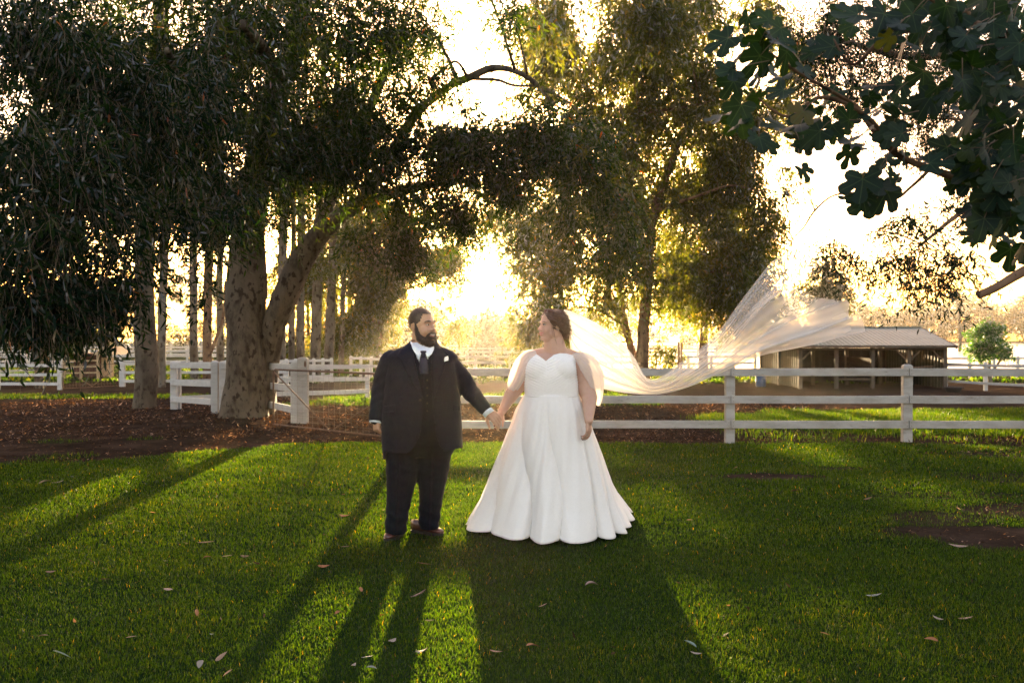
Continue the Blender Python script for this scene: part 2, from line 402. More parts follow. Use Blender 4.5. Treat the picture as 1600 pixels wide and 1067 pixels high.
def make_lawn():
    rng = np.random.default_rng(3)
    Vs, Ts, As, off = [], [], [], 0
    # near to far zones: (Y0, Y1, blades per m2, height, width)
    zones = [(3.6, 5.5, 11000, .026, .0028), (5.5, 7.5, 8200, .028, .0034), (7.5, 10, 4600, .031, .0048), (10, 13, 2600, .038, .0072), (13, 16.2, 2000, .040, .009)]
    for (y0, y1, dn, h, w) in zones:
        hx = y1 * .53 + .3; n = int(2 * hx * (y1 - y0) * dn)
        X = rng.uniform(-hx, hx, n); Y = rng.uniform(y0, y1, n)
        c = grass_cover(X, Y) * (Y < lawn_edge(X) + .1)
        pn = fbm(np.stack([X * 1.6, Y * 1.6, X * 0], 1), 3); fine = vnoise(np.stack([X * 11, Y * 11, X * 0], 1))
        keep = rng.random(n) < c * (.55 + .75 * pn) ; X, Y, pn, fine = X[keep], Y[keep], pn[keep], fine[keep]; n = len(X)
        P = np.stack([X, Y, ground_z(X, Y) - .004], 1)
        hh = h * rng.uniform(.5, 1.25, n) * (.6 + .55 * pn + .35 * fine)
        V, T = blades(P, hh, w * rng.uniform(.7, 1.2, n), rng, .8)
        Vs.append(V); Ts.append(T + off); off += len(V); As.append(np.repeat(np.clip(rng.random(n) * .75 + pn * .35 - .06 + (rng.random(n) < .01) * .6, 0, 1), 5))
    V = np.concatenate(Vs)
    o = mesh_np('lawn_grass', V, np.concatenate(Ts), M['grass'], attr={'rnd': np.concatenate(As)})
    tag(o, 'short green lawn grass under the couple, striped with low golden sun', 'lawn', kind='stuff')
    # longer grass beyond the fence and out to the paddocks
    Vs, Ts, As, off = [], [], [], 0
    for (x0, x1, y0, y1, dn, h, w) in [(2.5, 14, 14.5, 25, 900, .085, .011), (-9.5, 2.6, 12.5, 17, 500, .05, .009), (-7, 5, 25, 42, 120, .10, .03), (-26, -8, 30, 38, 120, .10, .03), (-60, 60, 46, 75, 14, .16, .12)]:
        n = int((x1 - x0) * (y1 - y0) * dn); X = rng.uniform(x0, x1, n); Y = rng.uniform(y0, y1, n)
        c = grass_cover(X, Y) * (Y > lawn_edge(X) + .1)
        lake = (Y > 60) & (X > 5)
        pn = fbm(np.stack([X * 1.2, Y * 1.2, X * 0], 1), 3)
        keep = (rng.random(n) < c * (.3 + 1.0 * pn)) & ~lake; X, Y, pn = X[keep], Y[keep], pn[keep]; n = len(X)
        P = np.stack([X, Y, ground_z(X, Y) - .004], 1)
        V, T = blades(P, h * rng.uniform(.4, 1.3, n) * (.5 + pn), w * rng.uniform(.7, 1.3, n), rng, .9)
        Vs.append(V); Ts.append(T + off); off += len(V); As.append(np.repeat(np.clip(rng.random(n) * .6 + .3 * pn + .15, 0, 1), 5))
    o = mesh_np('paddock_grass', np.concatenate(Vs), np.concatenate(Ts), M['grass'], attr={'rnd': np.concatenate(As)})
    tag(o, 'longer sunlit paddock grass beyond the white rail fence', 'grass', kind='stuff')
make_lawn()

# leaf litter over the bare soil
def leafquads(P, D, S, L, W, rng, bend=.25):
    """P base, D direction, S side vector, per-leaf length and width -> 6-vertex curved leaves"""
    n = len(P); L = np.asarray(L)[:, None] * np.ones((n, 1)); W = np.asarray(W)[:, None] * np.ones((n, 1))
    Nn = np.cross(D, S); b = (rng.uniform(-1, 1, n) * bend)[:, None]
    v0 = P
    c1 = P + D * L * .33 + Nn * L * b * .10; c2 = P + D * L * .68 + Nn * L * b * .35
    v1 = c1 - S * W * .5; v2 = c1 + S * W * .5; v3 = c2 + S * W * .38; v4 = c2 - S * W * .38
    v5 = P + D * L * .98 + Nn * L * b * .8
    V = np.stack([v0, v1, v2, v3, v4, v5], 1).reshape(-1, 3); i = np.arange(n) * 6
    T = np.concatenate([np.stack([i, i + 2, i + 1], 1), np.stack([i + 1, i + 2, i + 3], 1), np.stack([i + 1, i + 3, i + 4], 1), np.stack([i + 4, i + 3, i + 5], 1)])
    return V, T, 6
def leafdiam(P, D, S, L, W, rng, bend=0):
    n = len(P); L = np.asarray(L)[:, None] * np.ones((n, 1)); W = np.asarray(W)[:, None] * np.ones((n, 1))
    c = P + D * L * .42
    V = np.stack([P, c + S * W * .5, P + D * L, c - S * W * .5], 1).reshape(-1, 3); i = np.arange(n) * 4
    T = np.concatenate([np.stack([i, i + 1, i + 2], 1), np.stack([i, i + 2, i + 3], 1)])
    return V, T, 4
def unit(v): return v / (np.linalg.norm(v, axis=1)[:, None] + 1e-9)
def make_litter():
    rng = np.random.default_rng(11); Vs, Ts, As, off = [], [], [], 0
    for (x0, x1, y0, y1, dn, L) in [(-9, 9, 12.3, 17, 420, .060), (-11, 6, 17, 22, 260, .075), (-14, 8, 22, 32, 110, .10), (2, 6.5, 7.3, 13, 300, .040), (-4, 4, 4, 15, 3, .05)]:
        n = int((x1 - x0) * (y1 - y0) * dn); X = rng.uniform(x0, x1, n); Y = rng.uniform(y0, y1, n)
        c = 1 - grass_cover(X, Y); cl = fbm(np.stack([X * .8, Y * .8, X * 0 + 2], 1), 3)
        lim = c * np.clip((cl - .25) * 2.4, .1, 1)
        if dn == 3: lim = np.full(n, 1.0)
        k = rng.random(n) < lim; X, Y = X[k], Y[k]; n = len(X)
        a = rng.uniform(0, 6.283, n); tl = rng.uniform(-.35, .5, n)
        D = unit(np.stack([np.cos(a), np.sin(a), tl], 1)); S = unit(np.cross(D, np.stack([rng.normal(0, .35, n), rng.normal(0, .35, n), np.ones(n)], 1)))
        P = np.stack([X, Y, ground_z(X, Y) + rng.uniform(.004, .03, n) + (.02 if dn == 3 else 0)], 1)
        V, T, kk = leafquads(P, D, S, L * rng.uniform(.4, 1.4, n), L * .26 * rng.uniform(.6, 1.5, n), rng, .6)
        Vs.append(V); Ts.append(T + off); off += len(V); As.append(np.repeat(rng.random(n) ** 1.3, kk))
    o = mesh_np('leaf_litter', np.concatenate(Vs), np.concatenate(Ts), M['litter'], attr={'rnd': np.concatenate(As)})
    tag(o, 'brown leaf litter scattered over the bare red soil under the gum trees', 'leaf litter', kind='stuff')
make_litter()
# ------------------------------------------------------------------ trees
def foliage(centers, rng, nb, K, blen, L, W, droop=.8, quality=2, spread=1.0, twig=.0022, thin_n=None):
    """pendulous branchlets round each spray centre; returns leaf mesh arrays + twig arrays"""
    C = np.asarray(centers, float); B = len(C) * nb
    c = np.repeat(C, nb, 0) + rng.normal(0, .06 * spread, (B, 3))
    az = rng.uniform(0, 2 * math.pi, B); el = rng.uniform(-.5, .55, B)
    d = np.stack([np.cos(az) * np.cos(el), np.sin(az) * np.cos(el), np.sin(el)], 1)
    bl = blen * rng.uniform(.5, 1.25, B)
    t = (np.arange(K)[None, :] + rng.uniform(0, 1, (B, K))) / K
    def pt(tt):
        tt = tt[..., None]; dd = d[:, None, :]; b_ = bl[:, None, None]
        return c[:, None, :] + dd * b_ * tt * (1 - .35 * tt) * spread + np.array([0, 0, -1.0]) * b_ * droop * tt ** 1.8
    P = pt(t).reshape(-1, 3)
    n = len(P)
    out = np.repeat(d, K, 0)
    rd = unit(rng.normal(0, 1, (n, 3)))
    D = unit(rd * .78 + out * .40 + np.array([0, 0, -1.0]) * (.22 + droop * .55))
    S = unit(np.cross(D, unit(rng.normal(0, 1, (n, 3)))))
    f = leafquads if quality == 2 else leafdiam
    V, T, kk = f(P, D, S, L * rng.uniform(.6, 1.25, n), W * rng.uniform(.7, 1.25, n), rng, .5)
    tone = np.clip(np.repeat(rng.normal(.45, .18, len(C)), nb * K) + rng.normal(0, .16, n), 0, 1)
    red = rng.random(n) < .004; tone = np.where(red, 1, np.minimum(tone, .93))
    # twigs as thin 3-sided strips
    ts = np.linspace(0, 1, 4); Q = pt(np.tile(ts, (B, 1)))      # B,4,3
    offs = np.array([[1, 0, 0], [-.5, .87, 0], [-.5, -.87, 0]]) * twig
    TV = (Q[:, :, None, :] + offs[None, None] * np.linspace(1, .4, 4)[None, :, None, None]).reshape(-1, 3)
    base = (np.arange(B) * 12)[:, None]; tf = []
    for i in range(3):
        for k in range(3):
            k2 = (k + 1) % 3; a0, a1, b0, b1 = i * 3 + k, i * 3 + k2, (i + 1) * 3 + k, (i + 1) * 3 + k2
            tf.append(base + np.array([[a0, a1, b1]])); tf.append(base + np.array([[a0, b1, b0]]))
    return V, T, np.repeat(tone, kk), TV, np.concatenate(tf)

def sample_blobs(blobs, rng, per_m3=None, thin=.42, nscale=1.3, hole=None):
    """blobs: (px,py,D,rx_px,ry_px,rD_m,count) ellipsoids in the world; returns spray centres per blob"""
    res = []
    for (px, py, D, rx, ry, rD, cnt) in blobs:
        c = np.array(at(px, py, D)); r = np.array([rx * D / F, rD, ry * D / F])
        q = rng.normal(0, 1, (int(cnt * 5), 3)); q = q / np.linalg.norm(q, axis=1)[:, None] * (rng.random(len(q)) ** .5)[:, None]; q = q * (.55 + .85 * vnoise(unit(q) * 1.9 + np.array([px, py, D]) * .37))[:, None]
        p = c + q * r
        k = vnoise(p * nscale / max(.6, D / 18)) > thin
        p = p[k][:cnt]
        p = p[p[:, 2] > .5]
        res.append(p)
    return res

def limb(mb, pts, radii, rng, seg=10, wob=.04, n=None, rough=.05):
    n = n or max(8, len(pts) * 6)
    P = catmull(pts, n); R_ = np.interp(np.linspace(0, 1, n), np.linspace(0, 1, len(radii)), radii)
    w = np.stack([fbm(P * 1.1 + 40 + k * 9, 2) - .5 for k in range(3)], 1) * wob * 2; w[0] = 0
    P = P + w
    mb.tube(P, R_, seg, rough=rough, seed=int(rng.integers(1e6)))
    return P, R_

def tree(name, label, cat, limbs, blobs, mats, rng, leaf=(.13, .024), nb=7, K=9, blen=.75, droop=.8, quality=2, group=None, thin=.42, seg=12, spread=1.0, twigr=.0022, aut=8, boff=None, nscale=1.3, wob=.04, droot=True, rough=.05, dens=1.0, grow=1.0, thin_out=()):
    blobs = [(b[0], b[1], b[2], b[3] * grow, b[4] * grow, b[5], int(b[6] * dens)) for b in blobs]
    bark, twm, lm = mats
    base = limbs[0][0][0]; root = empty(name, tuple(base)); tag(root, label, cat, group)
    org = np.array(base, float)
    mb = MB(); sk_p, sk_r = [], []
    for (pts, radii) in limbs:
        pts = [Vector(p) for p in pts]
        if droot and pts[0] == Vector(base): pass
        P, R_ = limb(mb, pts, radii, rng, seg, wob=wob, rough=rough); sk_p.append(P); sk_r.append(R_)
    sp = np.concatenate(sk_p); sr = np.concatenate(sk_r)
    cents = sample_blobs(blobs, rng, thin=thin, nscale=nscale)
    rt = np.random.default_rng(99)          # openings in the crown: boxes in world x / z where sprays are sparser
    for (x0, x1, z0, z1, pr) in thin_out:
        cents = [c[~((c[:, 0] > x0) & (c[:, 0] < x1) & (c[:, 2] > z0) & (c[:, 2] < z1) & (rt.random(len(c)) < pr))] for c in cents]
    tb = MB()
    for b, cc in zip(blobs, cents):
        if len(cc) < 2: continue
        c = cc.mean(0); dd = np.linalg.norm(sp - c, axis=1) + np.maximum(0, sp[:, 2] - c[2]) * .6; j = int(np.argmin(dd))
        s0 = sp[j]; L_ = np.linalg.norm(c - s0); r0 = min(sr[j] * .6, .018 + .016 * L_)
        midp = (s0 + c) / 2 + np.array([0, 0, .16 * L_]) + rng.normal(0, .05 * L_, 3)
        P, R_ = limb(mb, [s0, midp, c], [r0, r0 * .65, r0 * .35], rng, 6, wob=.06, n=12)
        # secondary branches
        for q in cc[rng.permutation(len(cc))[:aut]]:
            jj = rng.integers(5, 12); a = P[jj]; mm = (a + q) / 2 + np.array([0, 0, .1 * np.linalg.norm(q - a)]) + rng.normal(0, .06, 3)
            limb(tb, [a, mm, q], [R_[jj] * .5, R_[jj] * .3, .004], rng, 4, wob=.05, n=7, rough=0)
    V, Fc = mb.arrays(); mesh('trunk', V - org, Fc, bark, root)
    allc = np.concatenate(cents) if len(cents) else np.zeros((0, 3))
    if len(allc):
        V, T, a, TV, TF = foliage(allc, rng, nb, K, blen, leaf[0], leaf[1], droop, quality, spread, twigr)
        # leaves may not dip below the ground
        parts = [(V, T, a)]
        if twigr > 0 and quality == 2: parts.append((TV, TF, np.full(len(TV), .5)))
        if tb.n:
            bv, bf = tb.arrays(); parts.append((bv, np.array([t_ for f in bf for t_ in [(f[0], f[k], f[k + 1]) for k in range(1, len(f) - 1)]]), np.full(len(bv), .5)))
        off = 0; TT, nl = [], len(T)
        for (v_, t_, _) in parts: TT.append(t_ + off); off += len(v_)
        o = mesh_np('crown', np.concatenate([q[0] for q in parts]) - org, np.concatenate(TT), lm, root, {'rnd': np.concatenate([q[2] for q in parts])})
        o.data.materials.append(twm); mi = np.zeros(len(o.data.polygons), np.int32); mi[nl:] = 1; o.data.polygons.foreach_set('material_index', mi)
    return root

def flare(base, pts, r):
    """root flare: prepend a widening foot to a trunk polyline"""
    b = Vector(base)
    return [b + Vector((0, 0, -.15)), b + Vector((0, 0, .12)), b + Vector((0, 0, .5))] + pts, [r * 1.45, r * 1.2, r * 1.03] + [r] 

rng = np.random.default_rng(21)
def tob(D, px0, px1, py0, py1, pr): return ((px0 - 800) / F * D, (px1 - 800) / F * D, EYE + (HOR - py1) / F * D, EYE + (HOR - py0) / F * D, pr)
A_ = at
# --- big twin-stemmed gum left of the couple
b0 = gnd(383, 652); D0 = b0.y
b1 = gnd(408, 640)
limbsA = [
 ([b0 + Vector((0, 0, -.2)), A_(382, 640, D0), A_(382, 600, D0), A_(383, 540, D0), A_(384, 470, D0 + .1), A_(386, 400, D0 + .2), A_(396, 300, D0 + .2), A_(425, 170, D0 + .2), A_(462, 60, D0), A_(485, -80, D0)], [.60, .44, .41, .40, .385, .36, .31, .25, .21, .15]),
 ([b1 + Vector((0, .1, -.2)), A_(411, 620, D0 + .4), A_(414, 570, D0 + .3), A_(424, 520, D0 + .1), A_(445, 465, D0), A_(470, 410, D0), A_(505, 360, D0 - .1), A_(560, 318, D0 - .3), A_(620, 300, D0 - .4), A_(690, 287, D0 - .5), A_(745, 282, D0 - .6)], [.34, .26, .25, .255, .25, .23, .20, .15, .10, .06, .03]),
 ([A_(436, 500, D0 + .3), A_(462, 440, D0 + .5), A_(490, 380, D0 + .7), A_(520, 300, D0 + .8), A_(555, 215, D0 + .9), A_(600, 120, D0 + 1), A_(640, 20, D0 + 1)], [.18, .17, .15, .13, .11, .09, .05]),
 ([A_(560, 318, D0 - .3), A_(600, 262, D0 - .4), A_(650, 180, D0 - .8), A_(700, 140, D0 - 1.2), A_(735, 122, D0 - 1.5), A_(768, 108, D0 - 1.7), A_(800, 112, D0 - 1.9), A_(830, 128, D0 - 2), A_(868, 165, D0 - 2.2)], [.12, .10, .085, .075, .07, .065, .055, .045, .03]),
 ([A_(740, 124, D0 - 1.5), A_(775, 126, D0 - 1.7), A_(805, 136, D0 - 1.8), A_(850, 140, D0 - 2), A_(900, 170, D0 - 2.2)], [.03, .028, .026, .022, .015]),
 ([A_(390, 380, D0 + .2), A_(330, 300, D0 - 1.5), A_(250, 210, D0 - 3.5), A_(160, 130, D0 - 5.5), A_(70, 70, D0 - 7)], [.18, .15, .12, .08, .05]),
 ([A_(400, 290, D0 + .2), A_(430, 200, D0 - 2), A_(430, 110, D0 - 4.5), A_(380, 40, D0 - 7)], [.16, .12, .09, .06]),
]
blobsA = [
 # px, py, D, rx, ry, rD, sprays
 (170, 60, 15, 190, 110, 2.5, 260), (360, 40, 15, 170, 90, 2.5, 230), (530, 30, 17, 150, 75, 2.5, 190), (640, 25, 18, 80, 60, 2, 80),
 (60, 190, 14, 110, 110, 2, 80), (200, 200, 14, 150, 110, 2.2, 140), (350, 190, 15, 150, 110, 2.5, 230), (500, 170, 17, 130, 110, 2.5, 190),
 (610, 150, 18, 95, 100, 2, 100), (270, 300, 14, 150, 60, 2, 85), (360, 300, 15.5, 110, 75, 2, 120), (480, 240, 17, 120, 75, 2, 130), (600, 240, 18, 110, 75, 2, 110),
 (680, 215, 18, 90, 55, 1.8, 90), (110, 330, 13, 110, 80, 2, 66), (630, 330, 18, 80, 55, 1.5, 62), (715, 320, 18, 45, 40, 1, 26), (690, 110, 17.5, 36, 35, 1, 14),
 (860, 195, 17, 95, 60, 1.5, 74), (930, 230, 17, 60, 75, 1.3, 60), (820, 265, 17.3, 85, 60, 1.3, 48), (905, 320, 17, 50, 60, 1.2, 24), (800, 15, 16, 50, 36, 1, 16), (735, 10, 16, 36, 26, 1, 9), (960, 330, 17.5, 32, 75, 1, 50), (740, 200, 17.5, 60, 35, 1.2, 40), (690, 255, 18, 80, 40, 1.5, 60), (760, 250, 17.5, 60, 40, 1.5, 44), (700, 350, 18.5, 50, 35, 1, 26), (640, 395, 18.5, 50, 40, 1, 34), (800, 290, 17.5, 50, 30, 1, 26), (790, 215, 17.5, 50, 40, 1.2, 32), (590, 375, 18, 50, 36, 1.5, 26),
]
tree('gum_tree', 'massive twin-stemmed gum tree with mottled bark and a leaning limb, beside the rusty gate', 'tree', limbsA, blobsA, (M['bark'], M['twig'], M['gum_leaf']), rng, leaf=(.14, .027), nb=6, K=9, blen=.6, seg=28, thin=.42, aut=6, dens=.9, nscale=1.6, rough=.075)

# --- gum with drooping near branches (trunk second from the left)
bL = gnd(226, 638); DL = bL.y
limbsL = [
 ([bL + Vector((0, 0, -.2)), A_(227, 620, DL), A_(227, 560, DL), A_(226, 480, DL), A_(227, 400, DL), A_(230, 300, DL), A_(238, 150, DL), A_(250, 0, DL)], [.34, .27, .255, .245, .23, .21, .18, .12]),
 ([A_(227, 330, DL), A_(200, 220, DL - 4), A_(150, 120, DL - 8), A_(60, 60, DL - 11), A_(-60, 80, DL - 12.3)], [.14, .12, .10, .07, .04]),
 ([A_(229, 300, DL), A_(260, 180, DL - 4), A_(280, 120, DL - 8), A_(260, 80, DL - 11)], [.12, .10, .08, .04]),
 ([A_(150, 120, DL - 8), A_(130, 200, DL - 10), A_(100, 300, DL - 11.5), A_(120, 400, DL - 12)], [.06, .05, .035, .02]),
]
blobsL = [
 (40, 60, 10.5, 110, 90, 1.3, 95), (150, 110, 10.5, 120, 110, 1.3, 110), (30, 230, 9.5, 90, 110, 1.2, 85), (120, 260, 9.5, 90, 100, 1.2, 80), (25, 380, 9, 65, 90, 1, 64), (95, 400, 9.2, 70, 85, 1, 62),
 (165, 400, 9.6, 60, 80, 1, 48), (145, 470, 9.4, 45, 52, .7, 30), (60, 470, 9, 50, 35, .8, 18), (10, 480, 9, 30, 60, .6, 16), (240, 220, 11, 80, 90, 1.2, 56), (275, 340, 11.5, 60, 40, 1, 20), (300, 120, 11, 90, 90, 1.3, 55), (318, 440, 13, 14, 45, .4, 7), (370, 330, 13, 60, 40, .8, 18)
]
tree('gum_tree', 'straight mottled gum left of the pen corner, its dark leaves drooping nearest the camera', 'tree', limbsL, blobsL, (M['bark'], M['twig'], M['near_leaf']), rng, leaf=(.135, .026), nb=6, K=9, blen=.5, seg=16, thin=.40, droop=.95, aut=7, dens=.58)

# --- slender trees at left
def slim(label, px, base, w_px, lean, rngk, blobs, bark='bark', top=-40, branches=(), leafm='gum_leaf', leaf=(.16, .034), nb=6, K=8, q=1, group=None, D=None, blen=.8, name='gum_tree', thin=.4):
    b = gnd(px, base) if D is None else Vector(((px - 800) / F * D, D, float(gz(D)))); D = b.y; r = w_px / 2 * D / F
    pb = HOR + (EYE - b.z) * F / D
    ys = [pb, pb - 12, pb - (pb - top) * .25, pb - (pb - top) * .5, pb - (pb - top) * .75, top]
    xs = [px, px, px + lean * .25, px + lean * .4 + rngk, px + lean * .75 - rngk * .6, px + lean]
    pts = [A_(x, y, D) for x, y in zip(xs, ys)]; pts[0].z -= .15
    L = [(pts, [r * 1.35, r * 1.08, r, r * .88, r * .72, r * .4])]
    for br in branches: L.append(([A_(x, y, D + dd) for (x, y, dd) in br[0]], br[1]))
    return tree(name, label, 'tree', L, [(x, y, D + dd, rx, ry, rd, c) for (x, y, dd, rx, ry, rd, c) in blobs], (M[bark], M['twig'], M[leafm]), rng, leaf=leaf, nb=nb, K=K, blen=blen, quality=q, seg=10, aut=4, group=group, thin=thin)
slim('thin pale tree trunk growing against the white fence at the far left', 60, 607, 12, -4, 2, [(60, 330, 0, 70, 80, 1.5, 60), (30, 440, 1, 70, 60, 1.5, 50), (120, 280, 1, 70, 80, 1.5, 50)], branches=[([(62, 520, 0), (80, 490, .2), (120, 470, .4)], [.05, .03, .015])])
slim('pale leaning gum trunk just behind the mottled trunk beside the pen', 252, 605, 13, 12, 5, [(262, 300, 0, 70, 100, 2, 80), (300, 180, 0, 80, 90, 2, 60)], bark='bark_far')
slim('pale straight trunk standing in the pen behind the white pen corner', 303, 592, 12, -2, 3, [(300, 280, 0, 50, 110, 2, 60)], bark='bark_far')
slim('dark rough trunk with a forked side limb behind the pen fence', 324, 597, 14, 4, 4, [(330, 330, 0, 50, 90, 2, 55), (345, 440, 0, 18, 30, 1, 8)], bark='bark_brown', branches=[([(325, 560, 0), (338, 530, 0), (349, 492, 0), (352, 440, 0)], [.10, .09, .07, .04])])
slim('thin grey trunk close beside the big twin-stemmed gum', 344, 590, 11, -4, 3, [(340, 250, 0, 50, 110, 2, 60)], bark='bark_far')
# dark spreading shrub tree beyond the left fence
tree('shrub_tree', 'dark round-headed tree beyond the left paddock fence', 'tree', [([gnd(70, 585) + Vector((0, 0, -.1)), A_(70, 560, 45), A_(60, 520, 45)], [.2, .16, .1])],
     [(30, 510, 44, 50, 38, 2, 90), (85, 515, 44, 48, 38, 2, 80), (125, 500, 45, 35, 30, 2, 40), (-10, 490, 44, 50, 60, 2, 60), (50, 470, 45, 70, 40, 2, 90)], (M['bark_brown'], M['twig'], M['near_leaf']), rng, leaf=(.22, .06), nb=6, K=8, blen=.8, quality=1, thin=.3, droop=.4)

# --- avenue of pale gums running away behind the big gum
av = [(438, 594, 15, 3, 'first avenue gum, showing in the gap beside the leaning limb'), (455, 590, 9, 2, 'thin avenue gum between two thicker pale trunks, directly above the tall gate post'), (470, 592, 13, -1, 'avenue gum whose brown trunk rises just behind the tall gate post'), (492, 588, 15, 5, 'thickest brown avenue gum right of the tall gate post'), (513, 585, 14, 6, 'pale creamy avenue gum left of the little cypress bush'),
      (533, 581, 8, 4, 'leaning avenue gum behind the little cypress bush'), (545, 577, 6, 2, 'slim far avenue gum right of the cypress bush'), (525, 577, 5, 1, 'very thin far avenue gum behind the cypress bush'), (482, 577, 5, -1, 'very thin far gum between two brown avenue trunks'), (503, 577, 5, 1, 'very thin far gum between the brown trunk and the creamy one'), (560, 574, 5, 3, 'farthest avenue gum, half lost in golden leaves near the groom')]
for (px, by, w, ln, lab) in av:
    bl = [(px + ln * 2, 330, 0, 40, 90, 2.2, 42), (px + ln * 3, 200, 0, 50, 90, 2.2, 42), (px + ln + 25, 420, .5, 36, 36, 1.8, 15)]
    slim(lab, px, by, w, ln * 3, 2, bl, bark='bark_far', top=60, leafm='gold_leaf', leaf=(.22, .055), group='avenue gums behind the big gum', nb=6, K=8)
# golden fine-leaved tree behind the groom
def bm(px, py, D): return A_(px, py, D)
g0 = gnd(590, 580); DG = g0.y
tree('gum_tree', 'golden backlit tree with hanging foliage directly behind the groom', 'tree',
     [([g0 + Vector((0, 0, -.1)), A_(592, 540, DG), A_(600, 470, DG), A_(625, 400, DG), A_(640, 330, DG)], [.22, .18, .15, .1, .05]),
      ([A_(594, 520, DG), A_(560, 470, DG - .5), A_(520, 450, DG - 1), A_(470, 462, DG - 1.5)], [.1, .07, .05, .02]),
      ([A_(598, 480, DG), A_(570, 430, DG), A_(545, 390, DG - .5), A_(520, 345, DG - .5)], [.1, .07, .05, .02]),
      ([A_(598, 490, DG), A_(640, 450, DG), A_(690, 440, DG - .5)], [.1, .07, .03])],
     [(745, 345, DG, 52, 30, 1.5, 26), (700, 375, DG - 2, 26, 34, 1.2, 14), (560, 420, DG, 60, 55, 2.5, 130), (620, 400, DG, 60, 60, 2.5, 130), (565, 500, DG, 60, 50, 2, 140), (595, 440, DG - 1, 48, 30, 2, 90), (662, 404, DG - 1, 50, 34, 2, 70), (706, 400, DG - 2, 32, 26, 1.5, 34), (715, 450, DG - 2, 20, 30, 1, 10), (690, 470, DG - 2, 20, 30, 1, 8), (630, 545, DG - 1, 40, 18, 1.5, 20), (716, 510, DG - 2, 12, 36, .8, 10), (590, 480, DG, 30, 40, 2, 30), (530, 350, DG, 45, 50, 2, 60), (660, 350, DG, 40, 34, 2, 36), (515, 520, DG + 1, 40, 40, 2, 50), (485, 450, DG + 2, 45, 60, 2, 60), (455, 520, DG + 2, 30, 40, 1.5, 22), (500, 400, DG + 2, 50, 40, 2, 50), (440, 410, DG + 3, 30, 40, 1.5, 22), (600, 330, DG, 60, 40, 2, 70)],
     (M['bark_brown'], M['twig'], M['gold_leaf']), rng, leaf=(.31, .072), nb=6, K=10, blen=1.3, quality=1, thin=.36, droop=1.15, dens=1.4, thin_out=[tob(DG, 636, 668, 405, 490, .92), tob(DG, 668, 742, 440, 490, .35)])

# --- central tree behind the bride
c0 = gnd(1003, 598); DC = c0.y
limbsC = [
 ([c0 + Vector((0, 0, -.2)), A_(1003, 570, DC), A_(1006, 510, DC), A_(1010, 450, DC), A_(1013, 390, DC), A_(1022, 330, DC), A_(1042, 270, DC), A_(1060, 225, DC), A_(1082, 170, DC), A_(1100, 60, DC)], [.42, .33, .28, .25, .23, .20, .17, .14, .10, .05]),
 ([A_(1016, 370, DC), A_(1030, 320, DC + .6), A_(1052, 240, DC + .8), A_(1040, 200, DC + 1), A_(1010, 160, DC + 1)], [.12, .11, .10, .08, .04]),
 ([A_(1004, 590, DC + .4), A_(985, 540, DC + .6), A_(972, 480, DC + .6), A_(966, 420, DC + .6), A_(968, 340, DC + .6), A_(960, 240, DC + .6), A_(950, 120, DC)], [.2, .17, .15, .13, .11, .08, .05]),
 ([A_(985, 540, DC + .6), A_(955, 470, DC + .8), A_(940, 400, DC + .8), A_(930, 300, DC + .8), A_(905, 180, DC + .5)], [.12, .10, .08, .07, .03]),
 ([A_(1000, 178, DC - 1), A_(1040, 172, DC - 1), A_(1085, 165, DC - 1.5), A_(1130, 150, DC - 2), A_(1160, 120, DC - 2)], [.05, .06, .05, .04, .03]),
 ([A_(1022, 330, DC), A_(1080, 310, DC - 1), A_(1140, 290, DC - 1), A_(1190, 300, DC - 1)], [.1, .07, .05, .02]),
 ([A_(1008, 450, DC), A_(1060, 430, DC - .5), A_(1120, 425, DC - 1), A_(1170, 440, DC - 1)], [.09, .06, .04, .02]),
 ([A_(966, 420, DC + .6), A_(900, 350, DC), A_(850, 330, DC - .6), A_(800, 345, DC - 1)], [.09, .07, .05, .02]),
]
